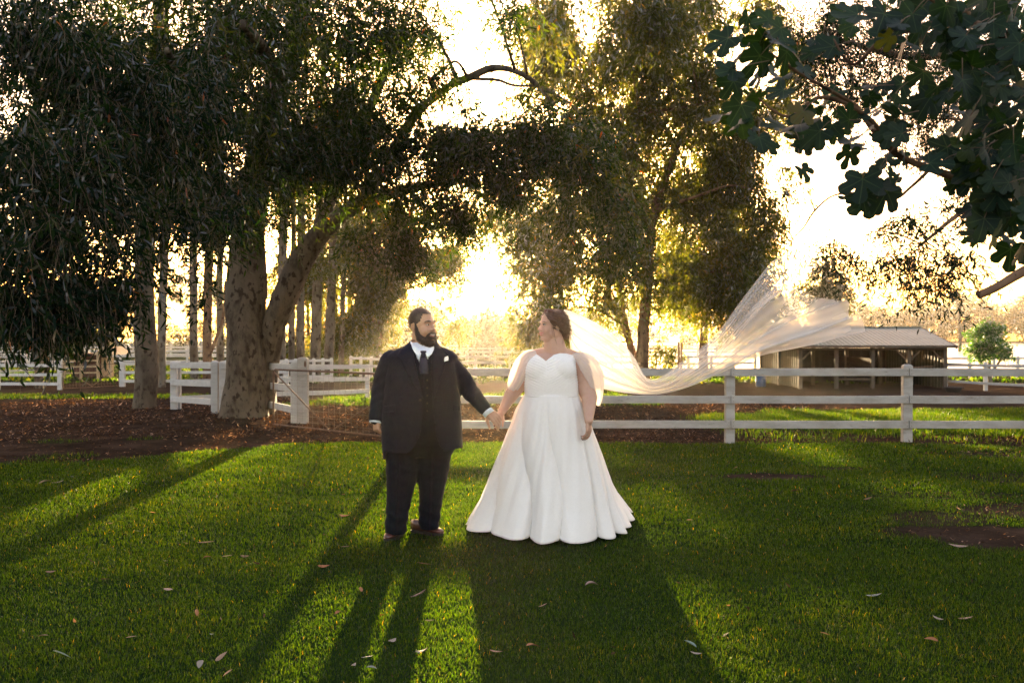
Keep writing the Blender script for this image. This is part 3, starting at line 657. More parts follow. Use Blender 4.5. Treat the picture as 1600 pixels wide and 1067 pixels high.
blobsC = [(1010, 20, DC - 8, 90, 40, 2, 110), (860, 20, DC - 14, 60, 30, 1.5, 26), (1000, 230, DC, 180, 190, 3, 240), (1080, 330, DC, 130, 130, 3, 130), (870, 300, DC, 90, 130, 3, 90), (960, 100, DC, 160, 90, 3, 90), (815, 430, DC, 30, 60, 2, 20), (815, 360, DC, 46, 50, 2, 34), (770, 335, DC, 40, 30, 2, 14),
 (930, 60, DC, 110, 75, 3, 190), (1080, 50, DC - 1, 120, 75, 3, 250), (1190, 80, DC - 1, 70, 100, 2.5, 150), (850, 90, DC + 1, 40, 60, 2, 36), (870, 40, DC + 1, 55, 45, 2, 50),
 (880, 210, DC + 1, 80, 70, 2.5, 120), (960, 190, DC, 70, 70, 2.5, 110), (1060, 160, DC, 80, 60, 2.5, 110), (1160, 200, DC, 75, 70, 2.5, 130),
 (960, 300, DC - 1, 50, 80, 2, 110), (985, 395, DC - 1, 30, 65, 1.5, 66), (1100, 260, DC, 70, 60, 2, 80), (1180, 280, DC, 50, 60, 2, 64), (1140, 350, DC, 70, 50, 2, 80), (1200, 350, DC, 28, 40, 2, 20),
 (1080, 420, DC, 75, 55, 2.5, 140), (1160, 430, DC, 60, 50, 2.5, 110), (1060, 452, DC, 60, 30, 2.5, 50), (1130, 456, DC, 60, 34, 2.5, 50), (1180, 470, DC, 30, 40, 2, 20), (1050, 545, DC + 1, 50, 16, 2, 14),
 (856, 476, DC - 1, 42, 50, 2, 84), (938, 508, DC - 1, 18, 45, 1.2, 30), (830, 500, DC - 1, 34, 34, 1.5, 28), (905, 405, DC, 55, 40, 2, 66), (860, 350, DC, 60, 55, 2, 56), (800, 300, DC, 55, 40, 2, 40), (815, 380, DC, 28, 40, 1.5, 18),
 (920, 380, DC, 40, 70, 2, 60), (1030, 330, DC + 1, 50, 40, 2, 40), (1040, 420, DC + 1, 40, 34, 2, 36), (845, 430, DC, 30, 38, 1.5, 20), (905, 575, DC - 2, 30, 18, 1, 20),
]
tree('gum_tree', 'tall many-stemmed golden tree behind the bride with strands hanging over the white fence', 'tree', limbsC, blobsC, (M['bark_brown'], M['twig'], M['gold_leaf']), rng, leaf=(.33, .080), nb=6, K=11, blen=1.5, quality=1, seg=12, thin=.45, droop=1.15, dens=.80, nscale=1.5, grow=1.18, thin_out=[tob(DC, 960, 1125, 440, 530, .85), tob(DC, 885, 960, 440, 530, .5), tob(DC, 800, 850, 430, 490, .4)])
# tree line behind, closing low gaps of the central tree
b = gnd(1100, 585); DD = b.y
tree('gum_tree', 'shadowed tree in the row behind the bride, just left of the stable roof', 'tree', [([b + Vector((0, 0, -.2)), A_(1100, 520, DD), A_(1110, 440, DD), A_(1115, 330, DD)], [.3, .24, .18, .08])],
     [(1090, 450, DD, 60, 46, 3, 90), (1150, 440, DD, 60, 46, 3, 80), (1050, 400, DD, 60, 70, 3, 70), (1140, 380, DD, 60, 60, 3, 80), (1100, 300, DD, 70, 60, 3, 60), (1190, 400, DD, 34, 60, 2, 36)], (M['bark_brown'], M['twig'], M['gold_leaf']), rng, leaf=(.24, .07), nb=6, K=9, blen=1.1, quality=1, thin=.4, dens=2.0)

# --- right: gum behind the fig, drooping branch, small distant trees
e0 = Vector((16.5, 23, float(gz(23))))
limbsE = [([e0 + Vector((0, 0, -.2)), A_(1900, 300, 23), A_(1850, 100, 23), A_(1800, -60, 22)], [.4, .34, .28, .2]),
          ([A_(1850, 100, 23), A_(1700, 60, 22), A_(1560, 70, 20), A_(1420, 90, 19), A_(1300, 60, 18)], [.2, .16, .11, .07, .03]),
          ([A_(1860, 250, 23), A_(1720, 240, 20), A_(1600, 270, 17), A_(1500, 330, 15.5), A_(1440, 380, 15)], [.16, .11, .07, .04, .02])]
blobsE = [(1290, 40, 18, 80, 55, 1.5, 70), (1400, 60, 19, 90, 80, 2, 100), (1520, 90, 20, 90, 90, 2, 110), (1270, 110, 18, 40, 60, 1.2, 34), (1330, 150, 18, 60, 50, 1.2, 40), (1450, 190, 18, 80, 60, 1.5, 60), (1560, 210, 18, 70, 80, 1.5, 70),
          (1520, 310, 15.5, 60, 60, .9, 26), (1440, 350, 15, 55, 30, .8, 16), (1415, 400, 15, 40, 34, .7, 13), (1490, 415, 15.2, 60, 34, .7, 20), (1455, 445, 15, 60, 22, .7, 10), (1350, 425, 15, 30, 26, .6, 6), (1318, 395, 15, 30, 34, .6, 9), (1290, 385, 15, 18, 20, .5, 4)]
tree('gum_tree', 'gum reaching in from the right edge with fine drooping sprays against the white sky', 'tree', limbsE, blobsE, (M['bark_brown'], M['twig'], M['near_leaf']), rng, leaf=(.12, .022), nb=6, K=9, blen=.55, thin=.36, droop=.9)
# bare broken branch at the right edge belongs to a nearer tree outside the frame
mb = MB(); limb(mb, [A_(1527, 462, 12), A_(1560, 447, 12), A_(1600, 425, 12.1), A_(1680, 380, 12.3), A_(1760, 360, 12.6), A_(1850, 420, 13), A_(1870, 560, 13), Vector((9.0, 13.0, -.2))], [.045, .055, .06, .075, .10, .18, .24, .3], rng, 12, n=50, wob=.03)
root = tag(empty('dead_tree', (9.0, 13.0, 0)), 'bare broken brown branch poking in at the right edge above the lake', 'tree')
V, Fc = mb.arrays(); mesh('branch', V - np.array([9.0, 13.0, 0]), Fc, M['bark_brown'], root)
# round green tree right of the stable
r0 = Vector(((1548 - 800) / F * 47, 47, float(gz(47))))
tree('small_tree', 'small round bright green tree by the lake, right of the stable', 'tree', [([r0 + Vector((0, 0, -.1)), A_(1546, 575, 47), A_(1549, 545, 47)], [.10, .07, .04]), ([A_(1545, 585, 47), A_(1530, 560, 47), A_(1525, 540, 47)], [.06, .05, .03]), ([A_(1547, 585, 47), A_(1562, 565, 47), A_(1570, 545, 47)], [.06, .05, .03])],
     [(1545, 528, 47, 30, 26, .9, 90), (1528, 545, 47, 20, 22, .8, 46), (1568, 548, 47, 18, 22, .8, 44), (1540, 512, 47, 16, 12, .5, 24), (1548, 560, 47, 26, 14, .7, 36)], (M['bark_far'], M['twig'], M['bush_leaf']), rng, leaf=(.13, .07), nb=6, K=6, blen=.35, quality=1, thin=.25, droop=.2)
# cypress bush by the avenue fence
q0 = gnd(530, 592); DQ = q0.y
tree('cypress_bush', 'small dark green cypress bush at the end of the avenue fence', 'bush', [([q0 + Vector((0, 0, -.1)), A_(530, 575, DQ), A_(530, 567, DQ)], [.06, .05, .02])],
     [(530, 580, DQ, 14, 13, .5, 60), (530, 568, DQ, 6, 8, .3, 16), (545, 588, DQ, 10, 6, .4, 16)], (M['bark_brown'], M['twig'], M['near_leaf']), rng, leaf=(.12, .04), nb=5, K=6, blen=.28, quality=1, thin=.1, droop=-.3)
# distant trees individually visible: behind the veil, golden group behind the sun gap
for (px, top, D, wd, lab) in [(1290, 395, 75, 42, 'hazy slender tree seen through the top of the blown veil'), (762, 470, 95, 30, 'pale bare-trunked tree standing in the golden haze between the couple'), (735, 492, 110, 26, 'low glowing tree in the golden haze just right of the groom'), (800, 485, 105, 34, 'hazy golden tree left of the bride'), (1500, 465, 150, 14, 'thin pale dead tree rising above the wood across the lake')]:
    b = Vector(((px - 800) / F * D, D, -.6)); hh = (HOR - top) / F * D
    bare_ = 'dead' in lab
    bl = [] if bare_ else [(px, top + 30, D, wd * .8, 34, wd * D / F * .8, 26), (px - wd * .3, top + 60, D, wd * .8, 30, wd * D / F * .6, 18), (px + wd * .4, top + 62, D, wd * .8, 30, wd * D / F * .6, 18)]
    tree('gum_tree', lab, 'tree', [([b, A_(px + 1, 535, D), A_(px - 1, (top + 530) / 2, D), A_(px + 2, top + 6, D)], [.3, .24, .2, .1]), ([A_(px, 520, D), A_(px + 8, 500, D), A_(px + 14, 482 if D < 120 else 490, D)], [.14, .1, .05]), ([A_(px, 515, D), A_(px - 9, 495, D), A_(px - 13, 480 if D < 120 else 488, D)], [.12, .1, .05])],
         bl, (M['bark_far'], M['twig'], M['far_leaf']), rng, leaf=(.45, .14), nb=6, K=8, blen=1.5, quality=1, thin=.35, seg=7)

# --- far woods
def woods():
    rg = np.random.default_rng(5); C, S = [], []
    prof = lambda px: np.interp(px, [-300, 0, 120, 190, 260, 330, 420, 560, 640, 700, 760, 830, 900, 1000, 1200, 1250, 1310, 1380, 1450, 1500, 1560, 1620, 1800], [440, 440, 450, 440, 422, 430, 430, 440, 462, 476, 490, 486, 466, 450, 450, 448, 460, 468, 460, 455, 468, 460, 450])
    for (x0, x1, D, n) in [(-500, 700, 125, 520), (640, 900, 150, 120), (880, 1240, 210, 150), (1180, 2100, 340, 560)]:
        for k in range(n):
            px = rg.uniform(x0, x1); DD = D * rg.uniform(.95, 1.2); top = prof(px) + rg.normal(0, 7) + 6
            base_py = HOR + (EYE + .6) * F / DD
            rr = rg.uniform(9, 20); py = top + rr * .7 + (base_py - top - rr) * rg.random() ** 1.2
            C.append((px, py, DD, rr)); 
    Vs, Ts, As, off = [], [], [], 0
    for (px, py, DD, rr) in C:
        c = np.array(at(px, py, DD)); r = rr * DD / F; n = 150
        q = unit(rg.normal(0, 1, (n, 3))) * (rg.random(n) ** .33)[:, None]; p = c + q * np.array([r, r, r * .8])
        p = p[p[:, 2] > -.6]; n = len(p); s = DD / F * 2.6
        D_ = unit(rg.normal(0, 1, (n, 3)) + np.array([0, 0, -.7])); S_ = unit(np.cross(D_, rg.normal(0, 1, (n, 3))))
        V, T, kk = leafdiam(p, D_, S_, s * 2.0 * rg.uniform(.6, 1.3, n), s * rg.uniform(.6, 1.2, n), rg)
        Vs.append(V); Ts.append(T + off); off += len(V); As.append(np.repeat(np.clip(rg.normal(.5, .15) + rg.normal(0, .15, n), 0, 1), kk))
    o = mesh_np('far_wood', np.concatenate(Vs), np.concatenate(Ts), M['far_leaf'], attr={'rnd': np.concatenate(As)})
    tag(o, 'hazy olive wood along the far shore and behind the paddocks', 'wood', kind='stuff')
woods()

# --- fig tree, foreground right
fig_leaf_m = None
def fig_material():
    m, t, out = nt('fig_leaf'); a = N(t, 'ShaderNodeAttribute', attribute_name='rnd'); v = N(t, 'ShaderNodeAttribute', attribute_name='vein')
    c = ramp(t, a.outputs['Fac'], [(0, (.003, .011, .0065)), (.6, (.0065, .019, .010)), (.88, (.013, .029, .010)), (.96, (.024, .036, .009)), (1, (.045, .042, .011))])
    n = noise_tex(t, 14, 4, .6); c2 = ramp(t, n, [(.3, (.75, .75, .75)), (.7, (1.2, 1.2, 1.2))])
    mx0 = N(t, 'ShaderNodeMix', data_type='RGBA', blend_type='MULTIPLY'); mx0.inputs[0].default_value = 1; t.links.new(c, mx0.inputs[6]); t.links.new(c2, mx0.inputs[7])
    mx = N(t, 'ShaderNodeMix', data_type='RGBA'); rv = ramp(t, v.outputs['Fac'], [(.0, (.55, .55, .55)), (.14, (0, 0, 0))]); t.links.new(rv, mx.inputs[0])
    t.links.new(mx0.outputs[2], mx.inputs[6]); mx.inputs[7].default_value = (.035, .065, .035, 1)
    p = N(t, 'ShaderNodeBsdfPrincipled'); p.inputs['Roughness'].default_value = .55; p.inputs['Specular IOR Level'].default_value = .2
    t.links.new(mx.outputs[2], p.inputs['Base Color']); t.links.new(bump(t, n, .3, .004), p.inputs['Normal'])
    tr = N(t, 'ShaderNodeBsdfTranslucent'); mu = N(t, 'ShaderNodeMix', data_type='RGBA', blend_type='MULTIPLY'); mu.inputs[0].default_value = 1; mu.inputs[7].default_value = (4, 3.6, .6, 1)
    t.links.new(mx.outputs[2], mu.inputs[6]); t.links.new(mu.outputs[2], tr.inputs['Color'])
    s = N(t, 'ShaderNodeMixShader'); s.inputs[0].default_value = .3; t.links.new(p.outputs[0], s.inputs[1]); t.links.new(tr.outputs[0], s.inputs[2])
    t.links.new(s.outputs[0], out.inputs['Surface']); return m
def fig_leaf_template():
    """lobed outline as rings between midrib point and edge: returns verts (n,2)+vein distance, tris"""
    # lobes: angle from +y axis, length, half width
    A = np.radians(np.linspace(-158, 158, 49)); 
    lobes = [(0, 1.0, .29), (52, .90, .25), (-52, .90, .25), (106, .62, .24), (-106, .62, .24)]
    R_ = np.zeros(len(A)) + .36
    for (a, l, w) in lobes:
        d = np.abs(A - math.radians(a)); m_ = l - w; k_ = w * w - (m_ * np.sin(d)) ** 2; R_ = np.where((k_ > 0) & (d < 1.4), np.maximum(R_, m_ * np.cos(d) + np.sqrt(np.maximum(k_, 0))), R_)
    R_ = R_ * (1 + .02 * np.sin(A * 23))
    R_[0] = R_[-1] = .16
    rings = [0.0, .35, .7, 1.0]; V = [(0, 0)]; vd = [0.0]
    for r in rings[1:]:
        for a, q in zip(A, R_):
            V.append((math.sin(a) * q * r, math.cos(a) * q * r))
            dv = min(abs(math.sin(a - math.radians(l[0]))) * q * r if abs(a - math.radians(l[0])) < 1.2 else 9 for l in lobes); vd.append(min(1, dv * 5))
    n = len(A); T = []
    for k in range(n - 1): T.append((0, 1 + k, 2 + k))
    for i in range(2):
        for k in range(n - 1):
            a0 = 1 + i * n + k; b0 = 1 + (i + 1) * n + k
            T.append((a0, b0, b0 + 1)); T.append((a0, b0 + 1, a0 + 1))
    return np.array(V), np.array(vd), np.array(T)
def make_fig():
    rg = np.random.default_rng(8); TV, TD, TT = fig_leaf_template()
    base = Vector((5.4, 5.6, 0.0)); root = tag(empty('fig_tree', base), 'dark fig tree reaching in at the top right with large lobed leaves', 'tree'); org = np.array(base)
    mb = MB()
    P3 = lambda pts: [A_(*p) for p in pts]
    br = [([base + Vector((0, 0, -.2)), base + Vector((-.1, 0, 1.2)), base + Vector((-.2, -.2, 2.1)), A_(2050, -60, 5.2), A_(2000, -300, 5.0)], [.16, .13, .11, .09, .05]),
          (P3([(2090, 330, 5.3), (1850, 300, 5.1), (1600, 300, 4.9), (1520, 285, 4.8), (1450, 262, 4.75), (1400, 240, 4.7), (1360, 200, 4.7), (1330, 160, 4.7), (1290, 150, 4.6)]), [.06, .045, .026, .022, .018, .015, .012, .009, .006]),
          (P3([(2060, 0, 5.2), (1800, 60, 4.9), (1600, 75, 4.6), (1560, 50, 4.5), (1500, 30, 4.4), (1420, -20, 4.3)]), [.05, .03, .02, .017, .014, .01]),
          (P3([(1600, 75, 4.6), (1540, 45, 4.5), (1480, 0, 4.4)]), [.02, .014, .01]),
          (P3([(1400, 240, 4.7), (1350, 180, 4.6), (1280, 150, 4.5), (1230, 180, 4.4), (1180, 150, 4.4)]), [.012, .01, .009, .007, .004]),
          (P3([(1330, 160, 4.7), (1260, 120, 4.5), (1200, 80, 4.4), (1170, 50, 4.4)]), [.009, .008, .006, .004]),
          (P3([(1450, 262, 4.75), (1420, 290, 4.7), (1390, 310, 4.7), (1340, 300, 4.7), (1300, 305, 4.65), (1272, 330, 4.65), (1255, 358, 4.6), (1236, 380, 4.6)]), [.01, .008, .007, .006, .005, .005, .004, .003]),
          (P3([(1272, 330, 4.65), (1266, 310, 4.65), (1266, 296, 4.65)]), [.004, .003, .002]),
          (P3([(1520, 285, 4.8), (1560, 330, 4.8), (1540, 360, 4.7)]), [.012, .009, .005]),
          (P3([(1480, 30, 4.4), (1380, 60, 4.3), (1330, 100, 4.3), (1300, 60, 4.3)]), [.012, .01, .007, .004])]
    for pts, r in br: limb(mb, pts, r, rg, 8, n=max(24, 6 * len(pts)), wob=.02)
    # leaf positions: (px,py) ellipses
    zones = [(1545, 50, 80, 60, 76), (1430, 30, 70, 45, 30), (1320, 40, 70, 38, 13), (1560, 150, 62, 60, 58), (1470, 110, 60, 50, 18), (1230, 70, 75, 42, 9), (1180, 50, 50, 26, 8), (1200, 110, 70, 50, 19), (1150, 190, 44, 26, 8), (1135, 100, 22, 14, 3), (1270, 180, 60, 36, 10), (1340, 170, 50, 40, 9), (1210, 200, 46, 30, 9), (1250, 240, 24, 24, 3),
             (1300, 220, 50, 26, 7), (1420, 190, 55, 40, 9), (1385, 225, 45, 36, 8), (1560, 250, 60, 45, 44), (1490, 240, 45, 34, 12), (1570, 320, 48, 40, 30), (1500, 270, 40, 26, 12), (1355, 300, 36, 22, 11), (1395, 275, 34, 26, 7), (1345, 315, 16, 10, 2), (1590, 370, 30, 22, 6), (1530, 372, 26, 14, 4), (1410, 130, 50, 30, 6), (1690, 180, 80, 220, 60), (1255, 265, 10, 10, 1)]
    Vs, Ts, As, Vd, off = [], [], [], [], 0; stalks = MB()
    for (px, py, rx, ry, n) in zones:
        for k in range(max(1, int(n * .80))):
            a = rg.uniform(0, 6.283); q = math.sqrt(rg.random()); D = rg.uniform(3.9, 5.1)
            x, y = px + math.cos(a) * q * rx, py + math.sin(a) * q * ry
            c = np.array(A_(x, y, D)); size = rg.uniform(.060, .118)
            # leaf blade: mostly hanging outward-down, face roughly towards horizon/up
            d = np.array([rg.normal(-.35, .6), rg.normal(-.15, .5), rg.normal(-.55, .4)]); d /= np.linalg.norm(d)
            nrm = np.array([rg.normal(0, .5), rg.normal(-.75, .45), rg.normal(.55, .45)]); nrm -= d * (nrm @ d); nrm /= np.linalg.norm(nrm)
            s = np.cross(d, nrm)
            u = TV[:, 0] * size; w = TV[:, 1] * size
            curl = rg.uniform(-1.2, 2.6); fold = rg.uniform(.2, 1.6)
            h = -(w / size) ** 2 * size * .10 * curl + np.abs(u / size) ** 1.4 * size * .16 * fold + np.sin(TV[:, 0] * 5 + a) * size * .03
            P = c + u[:, None] * s + w[:, None] * d + h[:, None] * nrm
            Vs.append(P); Ts.append(TT + off); off += len(P); As.append(np.full(len(P), min(1, abs(rg.normal(.42, .26))))); Vd.append(TD)
            st = c - d * rg.uniform(.05, .10) + np.array([rg.normal(.02, .02), 0, .02]); stalks.tube([st, (st + c) / 2 + np.array([0, 0, .006]), c], [.0022, .0018, .0015], 4)
    V = np.concatenate(Vs) - org
    sv, sf = stalks.arrays(); sf = np.array([t_ for f in sf for t_ in [(f[0], f[k], f[k + 1]) for k in range(1, len(f) - 1)]]); T0 = np.concatenate(Ts)
    o = mesh_np('crown', np.concatenate([V, sv - org]), np.concatenate([T0, sf + len(V)]), fig_material(), root, {'rnd': np.concatenate(As + [np.full(len(sv), .4)]), 'vein': np.concatenate(Vd + [np.ones(len(sv))])}, smooth=True)
    o.data.materials.append(M['twig']); mi = np.zeros(len(o.data.polygons), np.int32); mi[len(T0):] = 1; o.data.polygons.foreach_set('material_index', mi)
    V, Fc = mb.arrays(); mesh('trunk', V - org, Fc, M['bark_brown'], root)
make_fig()
# ------------------------------------------------------------------ fences, gates, stable
def paint_mat(name, c0, c1, dirt):
    m, t, out = nt(name); p = N(t, 'ShaderNodeBsdfPrincipled'); p.inputs['Roughness'].default_value = .8; p.inputs['Specular IOR Level'].default_value = .15
    f = noise_tex(t, 2.5, 6, .7, stretch=(1, 1, 3)); c = ramp(t, f, [(.35, c1), (.6, c0)])
    f2 = noise_tex(t, 6, 7, .75, stretch=(.6, 1, 3)); k = ramp(t, f2, [(.60, (0, 0, 0)), (.70, (.75, .75, .75))])
    mx = N(t, 'ShaderNodeMix', data_type='RGBA'); t.links.new(k, mx.inputs[0]); t.links.new(c, mx.inputs[6]); mx.inputs[7].default_value = (*dirt, 1)
    t.links.new(mx.outputs[2], p.inputs['Base Color']); t.links.new(bump(t, noise_tex(t, 30, 5, .7, stretch=(.15, 1, 1)), .4, .004), p.inputs['Normal'])
    t.links.new(p.outputs[0], out.inputs['Surface']); return m
M['paint'] = paint_mat('weathered_white_paint', (.38, .355, .325), (.27, .25, .22), (.10, .08, .06))
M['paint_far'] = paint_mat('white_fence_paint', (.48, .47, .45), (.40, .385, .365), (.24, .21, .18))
M['rust'] = surf('rusty_pipe', [(.3, (.10, .055, .035)), (.7, (.19, .12, .08))], 12, rough=.75, bstr=.3, metal=.2)
M['wire'] = surf('fence_wire', [(.3, (.12, .09, .07)), (.7, (.22, .18, .15))], 12, rough=.5, metal=.6, bstr=0)
def rail_between(root, a, b, w, h, mat, org, rg, cham=.004, name='rail'):
    a = np.array(a, float); b = np.array(b, float); n = max(2, int(np.linalg.norm(b - a) / .5)); mb = MB()
    P = [a + (b - a) * i / n for i in range(n + 1)]; sag = rg.normal(0, .004); tw = rg.normal(0, .006)
    d = (b - a) / np.linalg.norm(b - a); r = np.cross(d, [0, 0, 1.0]); r /= np.linalg.norm(r); u = np.cross(r, d); rings = []
    for i, p in enumerate(P):
        t_ = i / n; q = p + u * (sag * math.sin(math.pi * t_) + rg.normal(0, .0012)); k = cham
        hh = h * (1 + rg.normal(0, .01)); pr = [(-w/2+k,-hh/2),(w/2-k,-hh/2),(w/2,-hh/2+k),(w/2,hh/2-k),(w/2-k,hh/2),(-w/2+k,hh/2),(-w/2,hh/2-k),(-w/2,-hh/2+k)]
        rings.append([q + r * x + u * (y + tw * x * 10 * (t_ - .5)) for x, y in pr])
    mb.loft(rings); V, Fc = mb.arrays(); return mesh(name, V - np.array(org), Fc, mat, root, smooth=False)
def post_at(root, x, y, h, w, dpt, mat, org, rg, cap=True):
    z = float(gz(y)); mb = MB(); a = np.array([x, y, z - .25]); tilt = rg.normal(0, .006, 2)
    rings = []
    for zz, s in [(-.25, 1), (h - .02, 1), (h, .86)] + ([(h + .012, .5)] if cap else []):
        c = np.array([x + tilt[0] * zz, y + tilt[1] * zz, z + zz])
        k = .008; W = w * s / 2; Dp = dpt * s / 2
        rings.append([c + np.array(v) for v in [(-W+k,-Dp,0),(W-k,-Dp,0),(W,-Dp+k,0),(W,Dp-k,0),(W-k,Dp,0),(-W+k,Dp,0),(-W,Dp-k,0),(-W,-Dp+k,0)]])
    mb.loft(rings); V, Fc = mb.arrays(); return mesh('post', V - np.array(org), Fc, mat, root, smooth=False)
rgf = np.random.default_rng(31)
def fence(label, pts, heights, rail_h, post_w, post_h, mat, proud=0.0, group=None, rail_t=.04, cat='fence', name='rail_fence', side=-1, rails_only=None):
    """posts at pts (x,y) on the ground, rails (one per height) on the camera side of the posts"""
    z0 = float(gz(pts[0][1])); org = (pts[0][0], pts[0][1], z0); root = tag(empty(name, org), label, cat, group)
    for (x, y) in pts: post_at(root, x, y, post_h, post_w, post_w * .8, mat, org, rgf)
    for i in range(len(pts) - 1):
        (xa, ya), (xb, yb) = pts[i], pts[i + 1]; d = np.array([xb - xa, yb - ya]); L_ = np.linalg.norm(d); nrm = np.array([d[1], -d[0]]) / L_
        if nrm[1] > 0: nrm = -nrm
        o = nrm * (post_w * .4 + rail_t * .5 + proud) * (1 if side < 0 else -1); g = d / L_ * .006
        for hgt in heights:
            a = (xa + o[0] + g[0], ya + o[1] + g[1], float(gz(ya)) + hgt); b = (xb + o[0] - g[0], yb + o[1] - g[1], float(gz(yb)) + hgt)
            rail_between(root, a, b, rail_t, rail_h, mat, org, rgf, cham=min(.004, rail_t * .2))
    return root
# near fence: posts at photo x 1140 and 1417, base row about 692
YF = 14.9; xp = lambda px, Y=YF: (px - 800) / F * Y
px_posts = [640, 860, 1140, 1417, 1697, 1975]
NF = [(xp(p), YF + .0) for p in px_posts]
root = fence('near weathered white three-rail fence running behind the couple to the right edge', NF, [.285, .655, 1.06], .115, .14, 1.165, M['paint'], rail_t=.045)
mb = MB()
for (x, y) in NF[1:]:
    for hgt in (.285, .655, 1.06):
        for dx in (-.03, .035):
            for dz in (-.025, .03): mb.ell((x + dx - NF[0][0], y - .056 - .047 - NF[0][1], hgt + dz), (.006, .003, .006), nu=6, nv=4)
nh = mb.build('nail_heads', M['rust'], root); nh['kind'] = 'stuff'
# rusty mesh gate hung beside the tall post
g1 = gnd(427, 668); g2 = Vector((xp(628), YF + .05, 0)); 
def gate():
    a = np.array([g1.x, g1.y, float(gz(g1.y)) + .05]); b = np.array([g2.x, g2.y + .12, .04])
    root = tag(empty('farm_gate', tuple(a)), 'rusty pipe and wire mesh gate swung open behind the groom', 'gate'); d = b - a; L_ = np.linalg.norm(d); d /= L_; H = .97
    P = lambda s, h: d * s + np.array([0, 0, h])
    mb = MB(); c = .07
    mb.tube([P(0, 0), P(0, H - c), P(c * .3, H - c * .3), P(c, H), P(L_ * .5, H), P(L_, H)], .017, 8); V, Fc = mb.arrays(); mesh('frame', V, Fc, M['rust'], root)
    mb = MB(); mb.tube([P(0, .01), P(L_, .01)], .015, 8); V, Fc = mb.arrays(); mesh('bottom_pipe', V, Fc, M['rust'], root)
    for (s0, h0, s1, h1) in [(.03, H - .05, L_ * .46, .03), (L_ * .5, .03, L_, H * .85)]:
        mb = MB(); mb.tube([P(s0, h0), P(s1, h1)], .013, 8); V, Fc = mb.arrays(); mesh('brace', V, Fc, M['rust'], root)
    mb = MB(); s = .12
    while s < L_: mb.tube([P(s, .01), P(s, H - .01)], .0022, 3); s += .15
    h = .1
    while h < H: mb.tube([P(.0, h), P(L_, h + .01)], .0022, 3); h += .1
    V, Fc = mb.arrays(); mesh('wire_mesh', V, Fc, M['wire'], root)
gate()
# tall gate post with fence back to the pen corner
gp = gnd(473, 661)
def gate_post():
    root = tag(empty('gate_post', (gp.x, gp.y, float(gz(gp.y)))), 'tall peeling white gate post with a knot hole near its top', 'post')
    o = post_at(root, gp.x, gp.y, 1.21, .19, .17, M['paint'], (gp.x, gp.y, float(gz(gp.y))), rgf)
    mb = MB(); mb.ell((.060, -.086, 1.10), (.022, .006, .06), nu=12, nv=8); mb.build('knot_hole', M['rust'], root)
gate_post()
pc = gnd(272, 640); pe = gnd(347, 646)
fence('white three-rail fence from behind the big gum to the tall gate post', [(gp.x - .16, gp.y + .12), (pe.x + .95, pe.y - .25), (pe.x + .02, pe.y)], [.25, .64, 1.03], .13, .16, 1.12, M['paint_far'])
fence('white pen corner with three rails between the mottled trunk and the big gum', [(pe.x - .16, pe.y + .02), (pc.x, pc.y)], [.25, .64, 1.03], .13, .15, 1.12, M['paint_far'])
fence('white rails of the pen running back from its corner towards the thin trunks', [(pc.x + .02, pc.y + .2), (pc.x + .75, pc.y + 2.6), (pc.x + 1.7, pc.y + 5.6), (pc.x + 3.2, pc.y + 9)], [.25, .64, 1.03], .13, .14, 1.10, M['paint_far'])
# left fences and wire gate
l1 = gnd(93, 609)
sp_ = 2.6
fence('white rail fence at the far left ending in a thick stacked post', [(l1.x - sp_ * k, l1.y + .1 * k) for k in range(5)], [.24, .62, 1.0], .12, .16, 1.12, M['paint_far'])
l2 = gnd(191, 604)
fence('white rail fence starting right of the sagging wire gate, behind the mottled trunk', [(l2.x + sp_ * .9 * k, l2.y + .25 * k) for k in range(4)], [.24, .62, 1.0], .12, .22, 1.12, M['paint_far'])
def wire_gate():
    a = np.array([l1.x + .15, l1.y, float(gz(l1.y)) + .05]); b = np.array([l2.x - .15, l2.y, float(gz(l2.y)) + .05]); d = b - a
    root = tag(empty('wire_gate', tuple(a)), 'thin dark wire gate with crossed braces between the two left fences', 'gate'); P = lambda s, h: d * s + np.array([0, 0, h])
    for pts in ([P(0, 0), P(0, .95), P(.9, .95), P(.97, .9), P(1, .8), P(1, 0), P(0, 0)],): 
        mb = MB(); mb.tube(pts, .016, 6); mb.build('frame', M['rust'], root)
    for (s0, h0, s1, h1) in [(.02, .8, .5, .03), (.5, .03, .97, .8)]:
        mb = MB(); mb.tube([P(s0, h0), P(s1, h1)], .014, 6); mb.build('brace', M['rust'], root)
    mb = MB()
    for k in range(1, 18): mb.tube([P(k / 18, 0), P(k / 18, .95)], .003, 3)
    for k in range(1, 8): mb.tube([P(0, k * .12), P(1, k * .12)], .003, 3)
    mb.build('wire_mesh', M['wire'], root)
wire_gate()
# avenue fence
def line_fence(label, pa, pb, n, heights=(.3, .68, 1.05), rh=.12, pw=.14, ph=1.15, group=None, **k):
    a = gnd(*pa); b = gnd(*pb); return fence(label, [(a.x + (b.x - a.x) * i / n, a.y + (b.y - a.y) * i / n) for i in range(n + 1)], list(heights), rh, pw, ph, M['paint_far'], group=group, **k)
line_fence('white fence with close-set posts along the avenue of gums', (432, 600), (518, 597), 6)
line_fence('white fence beyond the cypress bush leading towards the groom', (548, 590), (632, 596), 5)
line_fence('white fence turning back into the paddock beside the avenue', (600, 590), (590, 574), 4)
line_fence('white rail fence seen between the couple, nearest of the paddock rows', (690, 590), (1010, 590), 6, heights=(.45, .80, 1.12), ph=1.2)
line_fence('second row of white paddock fence seen between the couple', (640, 572), (990, 571), 8)
line_fence('third row of white paddock fence in the golden haze', (560, 562), (1040, 562), 14, rh=.16)
line_fence('farthest row of white paddock fence in the golden haze', (520, 554), (1180, 554), 22, rh=.2, pw=.2, ph=1.3)
line_fence('white paddock fence crossing behind the left trunks', (-60, 571), (430, 570), 14)
